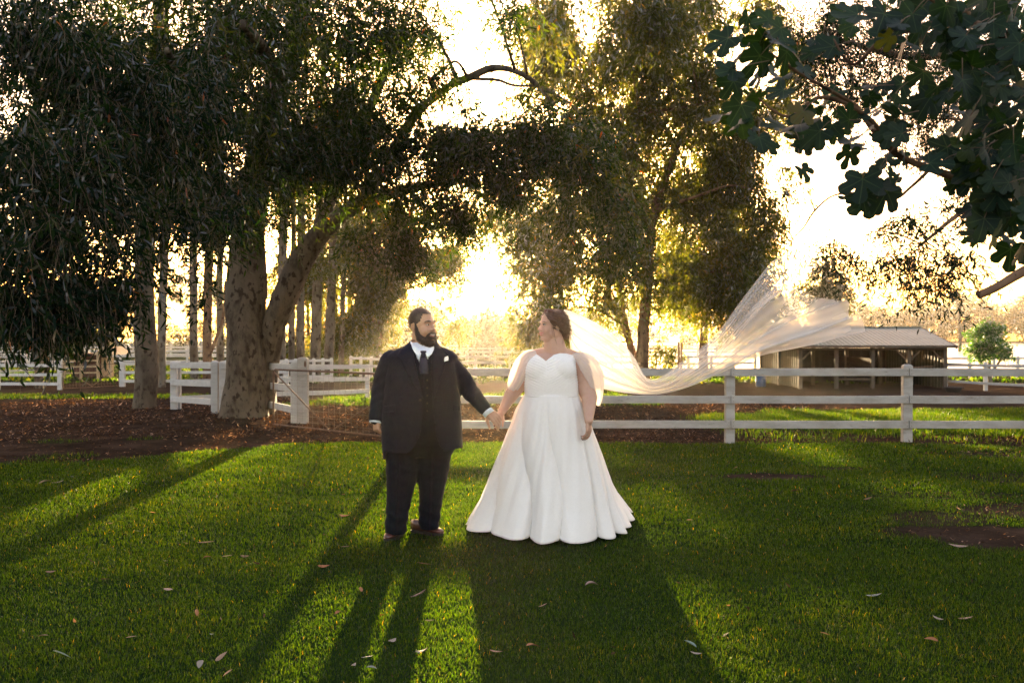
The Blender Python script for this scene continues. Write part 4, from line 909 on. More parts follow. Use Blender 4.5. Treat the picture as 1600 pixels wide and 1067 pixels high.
line_fence('distant white fence row on the green rise behind the left trunks', (-60, 558), (430, 558), 18, rh=.16)
line_fence('farthest white fence row beneath the wood on the left', (-120, 551), (460, 551), 24, rh=.2, pw=.2, ph=1.5)
line_fence('white fence at an angle beyond the left hut', (-20, 590), (170, 580), 7)
line_fence('white rail fence right of the stable below the round tree', (1478, 606), (1690, 618), 3, heights=(.3, .68, 1.02), rh=.10)
line_fence('white fence standing along the lake shore on the right', (1440, 592), (1700, 590), 7, rh=.1)
line_fence('white paddock fence behind the stable and under the veil', (1040, 588), (1180, 586), 4)

# corrugated iron stable
M['roof'] = surf('pale_green_roof_iron', [(.3, (.10, .125, .10)), (.7, (.16, .19, .155))], 1.5, rough=.45, bstr=.05, spec=.5)
M['cladding'] = surf('dark_green_wall_iron', [(.3, (.028, .035, .022)), (.7, (.052, .062, .040))], 2, rough=.6, bstr=.1, stretch=(1, 1, .3))
M['dark_boards'] = surf('dark_brown_boards', [(.3, (.009, .006, .0045)), (.7, (.02, .0135, .009))], 4, rough=.85, bstr=.3, stretch=(1, 1, .2))
M['timber'] = surf('weathered_timber', [(.3, (.055, .042, .03)), (.7, (.10, .08, .058))], 6, rough=.85, bstr=.3, stretch=(1, 1, .3))
def corrugated(a, b, c, d, n, amp, thick=.006):
    """sheet with corners a-b (bottom) and d-c (top); waves run from bottom to top; n ridges"""
    a, b, c, d = [np.array(x, float) for x in (a, b, c, d)]; nr = np.cross(b - a, d - a); nr /= np.linalg.norm(nr); m_ = n * 6 + 1; V = []; Fq = []
    for s in (0, 1):
        for i in range(m_):
            t_ = i / (m_ - 1); o = nr * (amp * math.sin(t_ * n * 2 * math.pi) - s * thick); V.append(a + (b - a) * t_ + o); V.append(d + (c - d) * t_ + o)
    for i in range(m_ - 1): Fq.append((2 * i, 2 * i + 2, 2 * i + 3, 2 * i + 1)); k = 2 * m_; Fq.append((k + 2 * i, k + 2 * i + 1, k + 2 * i + 3, k + 2 * i + 2)); Fq.append((2 * i, k + 2 * i, k + 2 * i + 2, 2 * i + 2)); Fq.append((2 * i + 1, 2 * i + 3, k + 2 * i + 3, k + 2 * i + 1))
    return V, Fq
def stable():
    Y0 = 42.0; z = float(gz(Y0)); x0, x1 = (1250 - 800) / F * Y0, (1476 - 800) / F * Y0; Y1 = Y0 + 6.5; org = (x0, Y0, z)
    root = tag(empty('stable', org), 'open-fronted horse stable with a pale green corrugated roof behind the fence', 'stable'); O = np.array(org)
    W = x1 - x0; Dp = Y1 - Y0; he = 1.84; hr = 2.62
    def put(name, V, Fq, mat, sm=False): return mesh(name, np.array(V), Fq, mat, root, sm)
    ov = .38
    V, Fq = corrugated((-ov, -ov, he - .02), (W + ov, -ov, he - .02), (W + ov, Dp / 2, hr), (-ov, Dp / 2, hr), 34, .028); r1 = put('roof', V, Fq, M['roof'])
    V, Fq = corrugated((W + ov, Dp + ov, he - .02), (-ov, Dp + ov, he - .02), (-ov, Dp / 2, hr), (W + ov, Dp / 2, hr), 46, .018); put('roof', V, Fq, M['roof'])
    mb = MB(); mb.beam((-ov - .02, Dp / 2, hr + .03), (W + ov + .02, Dp / 2, hr + .03), .28, .04); mb.build('ridge_cap', M['roof'], root, False)
    mb = MB(); mb.beam((-ov, -ov - .04, he - .06), (W + ov, -ov - .04, he - .06), .06, .10); mb.build('gutter', M['timber'], root, False)
    for xx in (-ov + .02, W + ov - .02):
        for (ya, yb) in ((-ov, Dp / 2), (Dp + ov, Dp / 2)):
            mb = MB(); mb.beam((xx, ya, he - .09), (xx, yb, hr - .07), .04, .13); mb.build('barge_board', M['timber'], root, False)
    hw = he - .20
    V, Fq = corrugated((0, Dp, .03), (0, 0, .03), (0, 0, hw), (0, Dp, hw), 20, .02, .02); put('side_wall', V, Fq, M['cladding'])
    V, Fq = corrugated((W, 0, .03), (W, Dp, .03), (W, Dp, hw), (W, 0, hw), 20, .02, .02); put('side_wall', V, Fq, M['cladding'])
    n = 30
    mb = MB()
    for k in range(n): mb.box((W * k / n + .001, Dp - .03 + .004 * (k % 2), -.1), (W * (k + 1) / n - .001, Dp + .004 * (k % 2), hw))
    mb.build('back_wall', M['dark_boards'], root, False)
    for xx in np.linspace(0, W, 5):
        for yy in (0.0, Dp * .5, Dp):
            if yy != 0 and 0 < xx < W and yy != Dp * .5: continue
            mb = MB(); s = .075; mb.box((xx - s, yy - s - .03, -.2), (xx + s, yy + s - .03, he - .09 + (hr - he - .08) * (1 - abs(yy - Dp / 2) / (Dp / 2)))); mb.build('post', M['timber'], root, False)
    for xx in np.linspace(0, W, 5)[1:-1]:      # trusses and braces
        mb = MB(); mb.beam((xx, 0, he - .12), (xx, Dp / 2, hr - .09), .05, .1); mb.beam((xx, Dp, he - .12), (xx, Dp / 2, hr - .09), .05, .1); mb.build('rafter', M['timber'], root, False)
    for xx in (0, W):
        mb = MB(); mb.beam((xx, 0, he - .16), (xx, Dp, he - .16), .06, .12)
        for (ya, yb) in ((.1, .9), (1.7, .9), (1.9, 2.7), (Dp - .1, Dp - .9), (Dp - 1.7, Dp - .9), (Dp - 1.9, Dp - 2.7)):
            za = he - .14; mb.beam((xx, ya, za - .3 if ya in (.1, Dp - .1) else za), (xx, yb, za + (hr - he) * .36), .05, .07)
        mb.build('gable_truss', M['timber'], root, False)
    mb = MB(); mb.beam((0, 0, he - .17), (W, 0, he - .17), .06, .10); mb.build('front_beam', M['timber'], root, False)
    for (a, b) in ((.12, .5), (W / 4 * 3 + .12, W / 4 * 3 + .5), (W - .12, W - .5), (W / 4 * 3 - .12, W / 4 * 3 - .5)):
        mb = MB(); mb.beam((a, 0, he - .6), (b, 0, he - .22), .05, .06); mb.build('knee_brace', M['timber'], root, False)
    for xx in (W * .5,):
        mb = MB()
        for k in range(5): mb.box((xx - .02, .15, .2 + k * .22), (xx + .02, Dp - .1, .2 + k * .22 + .20))
        mb.build('partition', M['dark_boards'], root, False)
    mb = MB(); mb.beam((W * .26, .02, .72), (W * .92, .02, .95), .04, .035); mb.build('slip_rail', M['rust'], root, False)
    mb = MB(); mb.beam((W * .26, .02, .40), (W * .5, .02, .40), .04, .07); mb.build('slip_rail', M['timber'], root, False)
    # little white vent on the ridge
    mb = MB(); mb.tube([(W * .33, Dp / 2, hr), (W * .33, Dp / 2, hr + .16)], [.10, .08], 10); mb.build('roof_vent', M['paint_far'], root, False)
stable()
# feed tub
def tub():
    p = gnd(1490, 613); root = tag(empty('feed_tub', tuple(p)), 'black rubber feed tub on the bare earth in front of the stable', 'feed tub')
    prof = [(0, .0), (.26, 0), (.33, .17), (.36, .20), (.355, .215), (.32, .205), (.25, .04), (0, .03)]; mb = MB(); n = 24
    mb.loft([[(r * math.cos(a) + .0001, r * math.sin(a) * .8, z) for a in np.arange(n) * 2 * math.pi / n] for r, z in prof], cap=False); mb.build('tub', surf('black_rubber', [(.3, (.02, .02, .02)), (.7, (.035, .033, .03))], 5, rough=.7, bstr=.1), root)
    for s in (-1, 1):
        mb = MB(); mb.tube([(s * .34, -.07, .17), (s * .42, -.05, .19), (s * .42, .05, .19), (s * .34, .07, .17)], .014, 6); mb.build('handle', bpy.data.materials['black_rubber'], root)
tub()
def drum():
    p = gnd(1189, 604); root = tag(empty('water_drum', tuple(p)), 'blue plastic drum at the left corner of the stable', 'drum')
    n = 20; prof = [(.0, 0), (.2, 0), (.22, .03), (.22, .2), (.228, .22), (.22, .24), (.22, .42), (.228, .44), (.22, .46), (.21, .5), (.15, .5), (0, .49)]; mb = MB()
    mb.loft([[(r * math.cos(a) + .0001, r * math.sin(a), z) for a in np.arange(n) * 2 * math.pi / n] for r, z in prof], cap=False); mb.build('barrel', surf('blue_plastic', [(.3, (.04, .08, .16)), (.7, (.06, .11, .2))], 5, rough=.5, bstr=.05), root)
drum()
# brown feed hut behind the left gate
def hut():
    p = gnd(115, 592); x0 = (100 - 800) / F * p.y; x1 = (153 - 800) / F * p.y; x2 = (180 - 800) / F * (p.y + .6); root = tag(empty('hay_shelter', (x0, p.y, p.z)), 'brown hay shelter with a tan end wall behind the wire gate at left', 'shelter')
    W = x2 - x0; Wm = x1 - x0; H = 1.25; Dp = 2.2
    mats_d = surf('hut_brown', [(.3, (.06, .028, .02)), (.7, (.11, .05, .035))], 5, rough=.85, stretch=(1, 1, .3)); mats_l = surf('hut_tan', [(.3, (.36, .26, .15)), (.7, (.52, .40, .25))], 5, rough=.85, stretch=(1, 1, .3))
    mb = MB(); n = 12
    for k in range(n): mb.box((Wm * k / n + .003, Dp * .5, 0), (Wm * (k + 1) / n - .003, Dp * .5 + .03, H))
    mb.build('back_wall', mats_d, root, False)
    mb = MB(); n = 7
    for k in range(n): mb.box((Wm + (W - Wm) * k / n + .01, .4, .1), (Wm + (W - Wm) * (k + 1) / n - .01, .43, H * .88))
    mb.build('end_wall', mats_l, root, False)
    mb = MB(); mb.loft([[(Wm - .25, y, H), (W + .15, y, H), ((Wm + W) / 2, y, H + .42)] for y in (-.1, Dp + .2)]); mb.build('gable_roof', mats_l, root, False)
    mb = MB(); mb.box((-.2, -.1, H + .002), (Wm - .28, Dp, H + .07)); mb.build('roof', mats_d, root, False)
    for xx in (0, Wm * .5, Wm, W):
        mb = MB(); mb.box((xx - .06, -.06, -.1), (xx + .06, .06, H - .002)); mb.build('post', mats_l, root, False)
    for h in (.3, .62, .92):
        mb = MB(); mb.beam((0, -.08, h), (Wm, -.08, h + .03), .04, .08); mb.build('rail', mats_l, root, False)
hut()
# short timber post and fallen block by the far fence, seen under the veil
def stump_post():
    p = gnd(1062, 606); root = tag(empty('timber_post', (p.x, p.y, p.z)), 'orange-brown timber post standing alone beneath the flying veil', 'post')
    mb = MB(); mb.box((-.09, -.07, -.1), (-.01, .07, 1.95)); mb.box((.03, -.07, -.1), (.11, .07, 1.95)); mb.build('upright', surf('orange_timber', [(.3, (.20, .09, .04)), (.7, (.32, .16, .07))], 5, rough=.8, stretch=(1, 1, .3)), root, False)
    mb = MB(); mb.box((-.2, -.12, 0), (.22, -.075, .25)); mb.build('foot_board', bpy.data.materials['orange_timber'], root, False)
stump_post()

# fallen leaves lying on the lawn, each its own object
def fallen():
    rg = np.random.default_rng(77); mats = {}
    def lm(name, c): 
        if name not in mats: mats[name] = surf('dry_leaf_' + name, [(.3, tuple(x * .75 for x in c)), (.7, c)], 30, rough=.6, bstr=.3, bdist=.002)
        return mats[name]
    meshes = {}
    def leafmesh(kind):
        if kind in meshes: return meshes[kind]
        n = 9; w = {'narrow': .10, 'broad': .17, 'curl': .14}[kind]; V = []; 
        for i in range(n):
            t_ = i / (n - 1); ww = w * (math.sin(math.pi * min(1, t_ * 1.02) ** .8) ** .8 + .02); z = {'narrow': .02, 'broad': .05, 'curl': .09}[kind] * math.sin(math.pi * t_) * 1; b = .05 * math.sin(t_ * 3)
            for s in (-1, -.5, 0, .5, 1): V.append((t_ - .5, b + s * ww, z + abs(s) ** 1.5 * ww * .9))
        Fq = [(i * 5 + k, i * 5 + k + 1, i * 5 + k + 6, i * 5 + k + 5) for i in range(n - 1) for k in range(4)]
        me = bpy.data.meshes.new('fallen_leaf'); me.from_pydata(V, [], Fq); me.update(); me.polygons.foreach_set('use_smooth', [True] * len(Fq)); meshes[kind] = me; return me
    cols = {'tan': (.26, .16, .10), 'pink': (.30, .20, .16), 'pale': (.24, .20, .155), 'brown': (.16, .085, .05), 'green': (.20, .26, .20), 'orange': (.28, .11, .04), 'white': (.22, .22, .19)}
    # px, py, length px, angle deg (in plan), colour, kind, label
    L_ = [(96, 1029, 42, 15, 'green', 'narrow', 'long grey-green leaf near the bottom left corner of the lawn'), (345, 1034, 26, 60, 'tan', 'narrow', 'upright tan leaf right of the grey-green one at the bottom'), (313, 1045, 20, 85, 'pale', 'curl', 'pale curled leaf at the bottom, left of the upright tan leaf'),
          (307, 964, 18, 110, 'orange', 'curl', 'curled orange leaf alone in the left middle of the lawn'), (204, 1001, 24, 5, 'tan', 'narrow', 'flat tan leaf below left of the curled orange leaf'), (66, 998, 26, -15, 'tan', 'narrow', 'tan leaf near the left edge above the grey-green leaf'),
          (262, 926, 20, 30, 'pink', 'broad', 'pinkish broad leaf left of the dark twig pile'), (163, 910, 22, 0, 'brown', 'broad', 'brown leaf in the shaded left lawn'), (78, 898, 20, 10, 'brown', 'broad', 'small brown leaf lying far left in the shade'), (321, 852, 36, 0, 'brown', 'narrow', 'long dark brown leaf in the centre of the left lawn'),
          (355, 874, 24, 35, 'tan', 'narrow', 'tan leaf just right of the long dark brown leaf'), (382, 873, 18, 10, 'brown', 'curl', 'dark curled leaf beside the tan one in the left lawn'), (323, 877, 16, 20, 'orange', 'broad', 'rusty broad leaf under the long dark brown leaf'), (505, 888, 24, 0, 'orange', 'curl', 'curled rusty leaf left of the groom\'s shadow'),
          (538, 808, 22, 0, 'orange', 'broad', 'rusty leaf lying left of the groom\'s shoes'), (539, 859, 20, 5, 'tan', 'narrow', 'tan leaf below the rusty one left of the groom\'s shoes'), (564, 928, 16, 100, 'orange', 'broad', 'small rusty leaf standing on edge below the groom'), (527, 965, 14, 60, 'orange', 'broad', 'small rusty leaf below left of the groom\'s shadow'),
          (652, 933, 40, -12, 'pink', 'narrow', 'long pinkish leaf on the sunlit strip between the shadows'), (663, 886, 30, 3, 'orange', 'narrow', 'rusty leaf on the sunlit strip just below the groom'), (671, 976, 20, 5, 'tan', 'narrow', 'tan leaf below the long pinkish leaf'), (658, 1024, 32, -30, 'pale', 'curl', 'pale curled leaf at the bottom centre'),
          (614, 1008, 22, 70, 'pale', 'curl', 'pale curled strip left of the bottom centre leaf'), (573, 1036, 26, 5, 'pale', 'narrow', 'pale leaf on top of the little heap at the bottom'), (580, 1054, 24, -20, 'white', 'narrow', 'whitish leaf in the little heap at the bottom'), (553, 1048, 14, 80, 'pale', 'broad', 'small pale leaf left of the little heap at the bottom'),
          (775, 1026, 30, 25, 'tan', 'narrow', 'tan leaf at the bottom right of centre'), (833, 1020, 32, 30, 'orange', 'curl', 'orange-tan folded leaf below the bride'), (925, 920, 28, 12, 'pink', 'curl', 'folded pink leaf lying below the bride\'s dress'), (848, 952, 20, 5, 'tan', 'narrow', 'tan leaf left of the folded pink leaf'),
          (1079, 747 + 270, 30, 120, 'green', 'narrow', 'greenish long leaf right of the bride\'s shadow near the bottom'), (1088, 1030, 26, 150, 'pale', 'narrow', 'pale long leaf beside the greenish one near the bottom'), (1242, 771, 20, 10, 'orange', 'broad', 'orange leaf at the edge of the bare patch right of the bride'), (1366, 936, 34, 0, 'white', 'curl', 'whitish rolled leaf in the right shade'),
          (1467, 973, 24, 110, 'pale', 'narrow', 'pale upright leaf in the right shade'), (1510, 973, 34, 10, 'tan', 'narrow', 'long tan leaf right of the pale upright one'), (1456, 1010, 22, 140, 'orange', 'curl', 'orange curled leaf near the bottom right'), (1498, 857, 30, 140, 'pink', 'narrow', 'pink pointed leaf on the dark soil at right'),
          (1357, 693 + 90, 20, 5, 'brown', 'curl', 'dark curled leaf in the green right lawn'), (1078, 817, 14, 0, 'orange', 'broad', 'small orange leaf above the bride\'s long shadow'), (88, 755, 26, 10, 'pink', 'curl', 'curled pinkish bark strip in the upper left lawn'), (70, 757, 22, 60, 'tan', 'curl', 'tan curled bark strip beside the pinkish one'),
          (330, 998, 9, 0, 'white', 'broad', 'tiny white petal low in the left lawn'), (258, 881, 9, 0, 'white', 'broad', 'tiny white petal in the left lawn'), (217, 837, 9, 30, 'white', 'broad', 'tiny pale scrap in the upper left lawn'), (112, 748, 8, 0, 'white', 'broad', 'tiny white scrap beside the curled bark strips'), (1135, 1001, 18, 20, 'tan', 'narrow', 'small tan leaf in the bottom right shade'), (1290, 1000, 20, -20, 'orange', 'narrow', 'rusty narrow leaf in the bottom right shade')]
    for (px, py, lp, an, col, kind, lab) in L_:
        p = gnd(px, py); d = p.y; s = lp * d / F * (.78 if abs(math.sin(math.radians(an))) < .6 else 1.0)
        o = bpy.data.objects.new('fallen_leaf', leafmesh(kind)); COL.objects.link(o); o.location = (p.x, p.y, float(ground_z(np.array([p.x]), np.array([p.y]))[0]) + .022 + rg.uniform(0, .006))
        o.rotation_euler = (rg.normal(0, .25), rg.normal(0, .18), math.radians(an)); o.scale = (s, s * rg.uniform(.9, 1.7), s * rg.uniform(.2, 1.1) * (1 if rg.random() < .5 else -1))
        m_ = lm(col, cols[col])
        if o.data.materials: 
            o.material_slots[0].link = 'OBJECT'; o.material_slots[0].material = m_
        else:
            o.data.materials.append(m_); o.material_slots[0].link = 'OBJECT'; o.material_slots[0].material = m_
        tag(o, lab, 'leaf', 'fallen leaves on the lawn')
fallen()
# ------------------------------------------------------------------ people
def cloth(name, col, scale=60, rough=.9, sheen=.04, bstr=.15, big=.35, trans=0.0, vary=.12, bigscale=7.0):
    m, t, out = nt(name); p = N(t, 'ShaderNodeBsdfPrincipled'); p.inputs['Roughness'].default_value = rough; p.inputs['Specular IOR Level'].default_value = .12
    p.inputs['Sheen Weight'].default_value = sheen; p.inputs['Sheen Roughness'].default_value = .4
    f = noise_tex(t, scale, 3, .6); c = ramp(t, f, [(.3, tuple(x * (1 - vary) for x in col)), (.7, tuple(x * (1 + vary) for x in col))]); t.links.new(c, p.inputs['Base Color'])
    nb = bump(t, noise_tex(t, bigscale, 3, .5, stretch=(1, 1, .5)), big, .03); t.links.new(bump(t, noise_tex(t, scale * 4, 2, .5), bstr, .002, nb), p.inputs['Normal'])
    if trans:
        tr = N(t, 'ShaderNodeBsdfTranslucent'); t.links.new(c, tr.inputs['Color']); s = N(t, 'ShaderNodeMixShader'); s.inputs[0].default_value = trans
        t.links.new(p.outputs[0], s.inputs[1]); t.links.new(tr.outputs[0], s.inputs[2]); t.links.new(s.outputs[0], out.inputs['Surface'])
    else: t.links.new(p.outputs[0], out.inputs['Surface'])
    return m
def skin_mat(name, col, red):
    m, t, out = nt(name); p = N(t, 'ShaderNodeBsdfPrincipled'); p.inputs['Roughness'].default_value = .5; p.inputs['Specular IOR Level'].default_value = .4
    p.inputs['Subsurface Weight'].default_value = .12; p.inputs['Subsurface Radius'].default_value = (1, .3, .15); p.inputs['Subsurface Scale'].default_value = .01
    t.links.new(ramp(t, noise_tex(t, 14, 4, .6), [(.3, col), (.72, red)]), p.inputs['Base Color']); t.links.new(bump(t, noise_tex(t, 120, 3, .5), .15, .001), p.inputs['Normal'])
    t.links.new(p.outputs[0], out.inputs['Surface']); return m
def hair_mat(name, a, b):
    m, t, out = nt(name); p = N(t, 'ShaderNodeBsdfPrincipled'); p.inputs['Roughness'].default_value = .45; p.inputs['Specular IOR Level'].default_value = .35
    t.links.new(ramp(t, noise_tex(t, 55, 4, .7), [(.3, a), (.7, b)]), p.inputs['Base Color']); t.links.new(bump(t, noise_tex(t, 150, 3, .6), .5, .003), p.inputs['Normal'])
    t.links.new(p.outputs[0], out.inputs['Surface']); return m
M['suit'] = cloth('navy_suit_wool', (.0065, .007, .015)); M['vest'] = cloth('navy_waistcoat_wool', (.004, .0045, .010)); M['trousers'] = cloth('dark_navy_trousers', (.003, .0045, .009), big=.6)
M['shirt'] = cloth('pale_blue_shirt', (.62, .68, .76), rough=.7, big=.2); M['tie'] = cloth('dark_navy_tie', (.018, .018, .035), rough=.5, big=0)
M['skin_m'] = skin_mat('olive_skin', (.40, .235, .155), (.35, .185, .12)); M['skin_f'] = skin_mat('fair_skin', (.50, .31, .225), (.46, .26, .185))
M['hair_m'] = hair_mat('dark_brown_hair', (.018, .010, .006), (.045, .024, .013)); M['hair_f'] = hair_mat('brown_hair', (.045, .020, .010), (.11, .052, .026))
M['shoe'] = surf('oxblood_leather', [(.3, (.045, .011, .008)), (.7, (.08, .022, .013))], 12, rough=.28, bstr=.1, spec=.6)
M['sole'] = surf('black_sole', [(.3, (.015, .013, .012)), (.7, (.03, .025, .02))], 12, rough=.8, bstr=.1)
M['eye'] = surf('eye_white', [(.3, (.42, .38, .35)), (.7, (.48, .44, .41))], 5, rough=.25, bstr=0)
M['iris'] = surf('dark_iris', [(.3, (.03, .018, .01)), (.7, (.05, .03, .018))], 5, rough=.2, bstr=0)
M['lip_m'] = surf('lips', [(.3, (.36, .15, .12)), (.7, (.42, .19, .15))], 20, rough=.45, bstr=0); M['lip_f'] = surf('rose_lips', [(.3, (.42, .11, .10)), (.7, (.48, .14, .12))], 20, rough=.35, bstr=0)
M['teeth'] = surf('teeth', [(.3, (.58, .54, .48)), (.7, (.62, .58, .52))], 5, rough=.3, bstr=0)
M['gold'] = surf('ring_gold', [(.3, (.75, .55, .28)), (.7, (.85, .65, .35))], 5, rough=.2, bstr=0, metal=1.0)
M['silver'] = surf('ring_silver', [(.3, (.8, .8, .8)), (.7, (.9, .9, .9))], 5, rough=.15, bstr=0, metal=1.0)
M['nail'] = surf('dark_nail_polish', [(.3, (.06, .01, .015)), (.7, (.08, .015, .02))], 5, rough=.2, bstr=0)
M['dress'] = cloth('ivory_satin', (.87, .84, .81), rough=.45, sheen=.5, bstr=.05, big=.12, trans=.14, vary=.02, bigscale=4)
M['bodice'] = cloth('ivory_chiffon', (.86, .83, .80), rough=.6, sheen=.4, bstr=.08, big=.1, trans=.06, vary=.02)
def sheer(name, col, alpha, gather=None):
    m, t, out = nt(name); d = N(t, 'ShaderNodeBsdfDiffuse'); d.inputs[0].default_value = (*col, 1); tr = N(t, 'ShaderNodeBsdfTranslucent'); tr.inputs[0].default_value = (*col, 1)
    a = N(t, 'ShaderNodeMixShader'); a.inputs[0].default_value = .5; t.links.new(d.outputs[0], a.inputs[1]); t.links.new(tr.outputs[0], a.inputs[2])
    tp = N(t, 'ShaderNodeBsdfTransparent'); s = N(t, 'ShaderNodeMixShader')
    if gather:
        at_ = N(t, 'ShaderNodeAttribute', attribute_name='gather'); t.links.new(at_.outputs['Fac'], s.inputs[0])
    else: s.inputs[0].default_value = alpha
    t.links.new(tp.outputs[0], s.inputs[1]); t.links.new(a.outputs[0], s.inputs[2]); t.links.new(s.outputs[0], out.inputs['Surface']); return m
M['organza'] = sheer('organza', (.86, .83, .80), .6); M['tulle'] = sheer('veil_tulle', (.90, .875, .84), .3, True)

def rotz(a): c, s = math.cos(a), math.sin(a); return np.array([[c, -s, 0], [s, c, 0], [0, 0, 1.0]])
def rotx(a): c, s = math.cos(a), math.sin(a); return np.array([[1, 0, 0], [0, c, -s], [0, s, c]])
def roty(a): c, s = math.cos(a), math.sin(a); return np.array([[c, 0, s], [0, 1, 0], [-s, 0, c]])
class Loc:
    """builds in a frame: local points are rotated by R, scaled and moved to c before they are added"""
    def __init__(s, mb, c, R, k=1.0): s.mb, s.c, s.R, s.k = mb, np.array(c, float), R, k
    def p(s, q): return s.c + s.R @ (np.array(q, float) * s.k)
    def ell(s, c, r, R=None, **k): s.mb.ell(s.p(c), np.array(r) * s.k, s.R if R is None else s.R @ R, **k)
    def caps(s, pts, rad, **k): s.mb.caps([s.p(q) for q in pts], (np.array(rad) * s.k) if not np.isscalar(rad) else rad * s.k, **k)
def strands(V, Nn, rg, n, L, W, dirf, jitter=.35):
    """short tapered hairs rooted on a surface"""
    idx = rg.integers(0, len(V), n); P = V[idx] + rg.normal(0, .001, (n, 3)); Nl = Nn[idx]
    D = unit(dirf(P, Nl) + rg.normal(0, jitter, (n, 3))); S = unit(np.cross(D, rg.normal(0, 1, (n, 3)))); l = (L * rg.uniform(.5, 1.3, n))[:, None]
    m_ = P + D * l * .5 + Nl * l * .08
    v = np.stack([P - S * W * .5, P + S * W * .5, m_ + S * W * .35, m_ - S * W * .35, P + D * l], 1).reshape(-1, 3); i = np.arange(n) * 5
    f = [(a, a + 1, a + 2, a + 3) for a in i] + [(a + 3, a + 2, a + 4) for a in i]; return v, f

def head_body(mb, c, R, k, female=False):
    """skull, face, ears and neck stub as overlapping volumes in the head frame (face towards -y)"""
    h = Loc(mb, c, R, k); fw = .93 if female else 1.03
    h.ell((0, .012, .030), (.077, .098, .092)); h.ell((0, -.028, -.030), (.064 * fw, .068, .086)); h.ell((0, -.046, -.088), (.040 * fw, .046, .032))
    h.ell((0, -.02, -.075), (.058 * fw, .062, .045))
    for s in (-1, 1):
        h.ell((s * .034, -.066, -.034), (.026, .024, .030)); h.ell((s * .055 * fw, -.005, -.062), (.018, .045, .036))
        h.ell((s * .0755, .010, -.004), (.009, .018, .029), R=rotz(s * .35)); h.caps([(s * .083, .026, -.006), (s * .086, .022, .018), (s * .083, .004, .022)], [.0055, .006, .005]); h.ell((s * .080, .012, -.028), (.006, .008, .009))
        h.ell((s * .010, -.101, -.026), (.0085, .009, .0075))
    h.caps([(0, -.086, .020), (0, -.098, .0), (0, -.1115, -.020)], [.0085, .0085, .0115] if not female else [.007, .0075, .0105])
    h.caps([(-.044, -.074, .030), (-.02, -.087, .033), (0, -.088, .027), (.02, -.087, .033), (.044, -.074, .030)], .0095 if not female else .0075)
    h.caps([(-.019, -.090, -.056), (0, -.0965, -.054), (.019, -.090, -.056)], [.006, .0085, .006]); h.caps([(-.016, -.088, -.068), (0, -.094, -.069), (.016, -.088, -.068)], [.006, .0085, .006])
    h.ell((0, -.086, -.094), (.019, .016, .017))
def sculpt(V, pts):
    for c, r, d in pts:
        w = np.exp(-((V - c) ** 2).sum(1) / (r * r))[:, None]; V = V + w * d
    return V
def hand(mb, w, d, nrm, side, size=1.0, curl=.5, spread=.12, thumb=.5, curls=None, forearm=None):
    """palm with four unequal bent fingers and a side thumb. w wrist, d towards fingers, nrm out of the palm, side: +1 thumb on d x nrm side"""
    w = np.array(w, float); d = np.array(d, float); d /= np.linalg.norm(d); nrm = np.array(nrm, float); nrm -= d * (nrm @ d); nrm /= np.linalg.norm(nrm)
    s = np.cross(d, nrm) * side; tips = []; S = size
    for k, off in enumerate((.030, .010, -.010, -.029)):
        mb.caps([w + s * off * .45 * S, w + d * .045 * S + s * off * .85 * S, w + d * .085 * S + s * off * S], [.0155 * S, .0145 * S, .0115 * S], seg=10)
    mb.ell(w + d * .045 * S, (.036 * S, .015 * S, .046 * S), R=np.stack([s, nrm, d], 1), nu=14, nv=8)
    for k, (off, ln) in enumerate(((.030, .92), (.010, 1.0), (-.010, .94), (-.029, .74))):
        cu = (curls[k] if curls is not None else curl * (1 + .12 * k)); a = w + d * .085 * S + s * off * S; dd = d + s * off * spread * 12 * .3; dd /= np.linalg.norm(dd); ang = 0; P = [a]
        for L_, c_ in ((.043, .9), (.027, 1.15), (.021, .8)):
            ang += cu * c_; P.append(P[-1] + (dd * math.cos(ang) + nrm * math.sin(ang)) * L_ * ln * S)
        mb.caps(P, [.0098 * S, .0090 * S, .0082 * S, .0070 * S], seg=10); tips.append((P[-1], P[-2], P[1]))
    b = w + d * .018 * S + s * .024 * S + nrm * .006 * S; td = d * .62 + s * .62 * (1 - thumb * .6) + nrm * (.25 + thumb * .5); td /= np.linalg.norm(td)
    t2 = td * .7 + d * .5 + nrm * .25 * thumb; t2 /= np.linalg.norm(t2)
    P = [b, b + td * .042 * S, b + td * .042 * S + t2 * .033 * S, b + td * .042 * S + t2 * .058 * S]; mb.caps(P, [.0145 * S, .0125 * S, .0105 * S, .0085 * S], seg=10); tips.append((P[-1], P[-2], P[1]))
    return tips

def resamp(pl, n):
    P = np.array(pl, float); L_ = np.r_[0, np.cumsum(np.linalg.norm(np.diff(P, axis=0), axis=1))]; u = np.linspace(0, L_[-1], n)
    return np.stack([np.interp(u, L_, P[:, k]) for k in range(P.shape[1])], 1)
def sheetm(name, grid, mat, parent, thick=.004, away=(0, -1, 0), lift=0.0):
    """grid (a,b,3) of points -> thin solid sheet"""
    a, b = grid.shape[:2]; aw = np.array(away, float); V = np.concatenate([(grid + aw * lift).reshape(-1, 3), (grid - aw * thick).reshape(-1, 3)]); n = a * b; Fq = []
    for i in range(a - 1):
        for j in range(b - 1):
            q = (i * b + j, i * b + j + 1, (i + 1) * b + j + 1, (i + 1) * b + j); Fq.append(q); Fq.append(tuple(n + k for k in q[::-1]))
    for i in range(a - 1):
        for j in (0, b - 1): q = (i * b + j, (i + 1) * b + j, n + (i + 1) * b + j, n + i * b + j); Fq.append(q)
    for j in range(b - 1):
        for i in (0, a - 1): q = (i * b + j, n + i * b + j, n + i * b + j + 1, i * b + j + 1); Fq.append(q)
    return mesh(name, V, Fq, mat, parent)
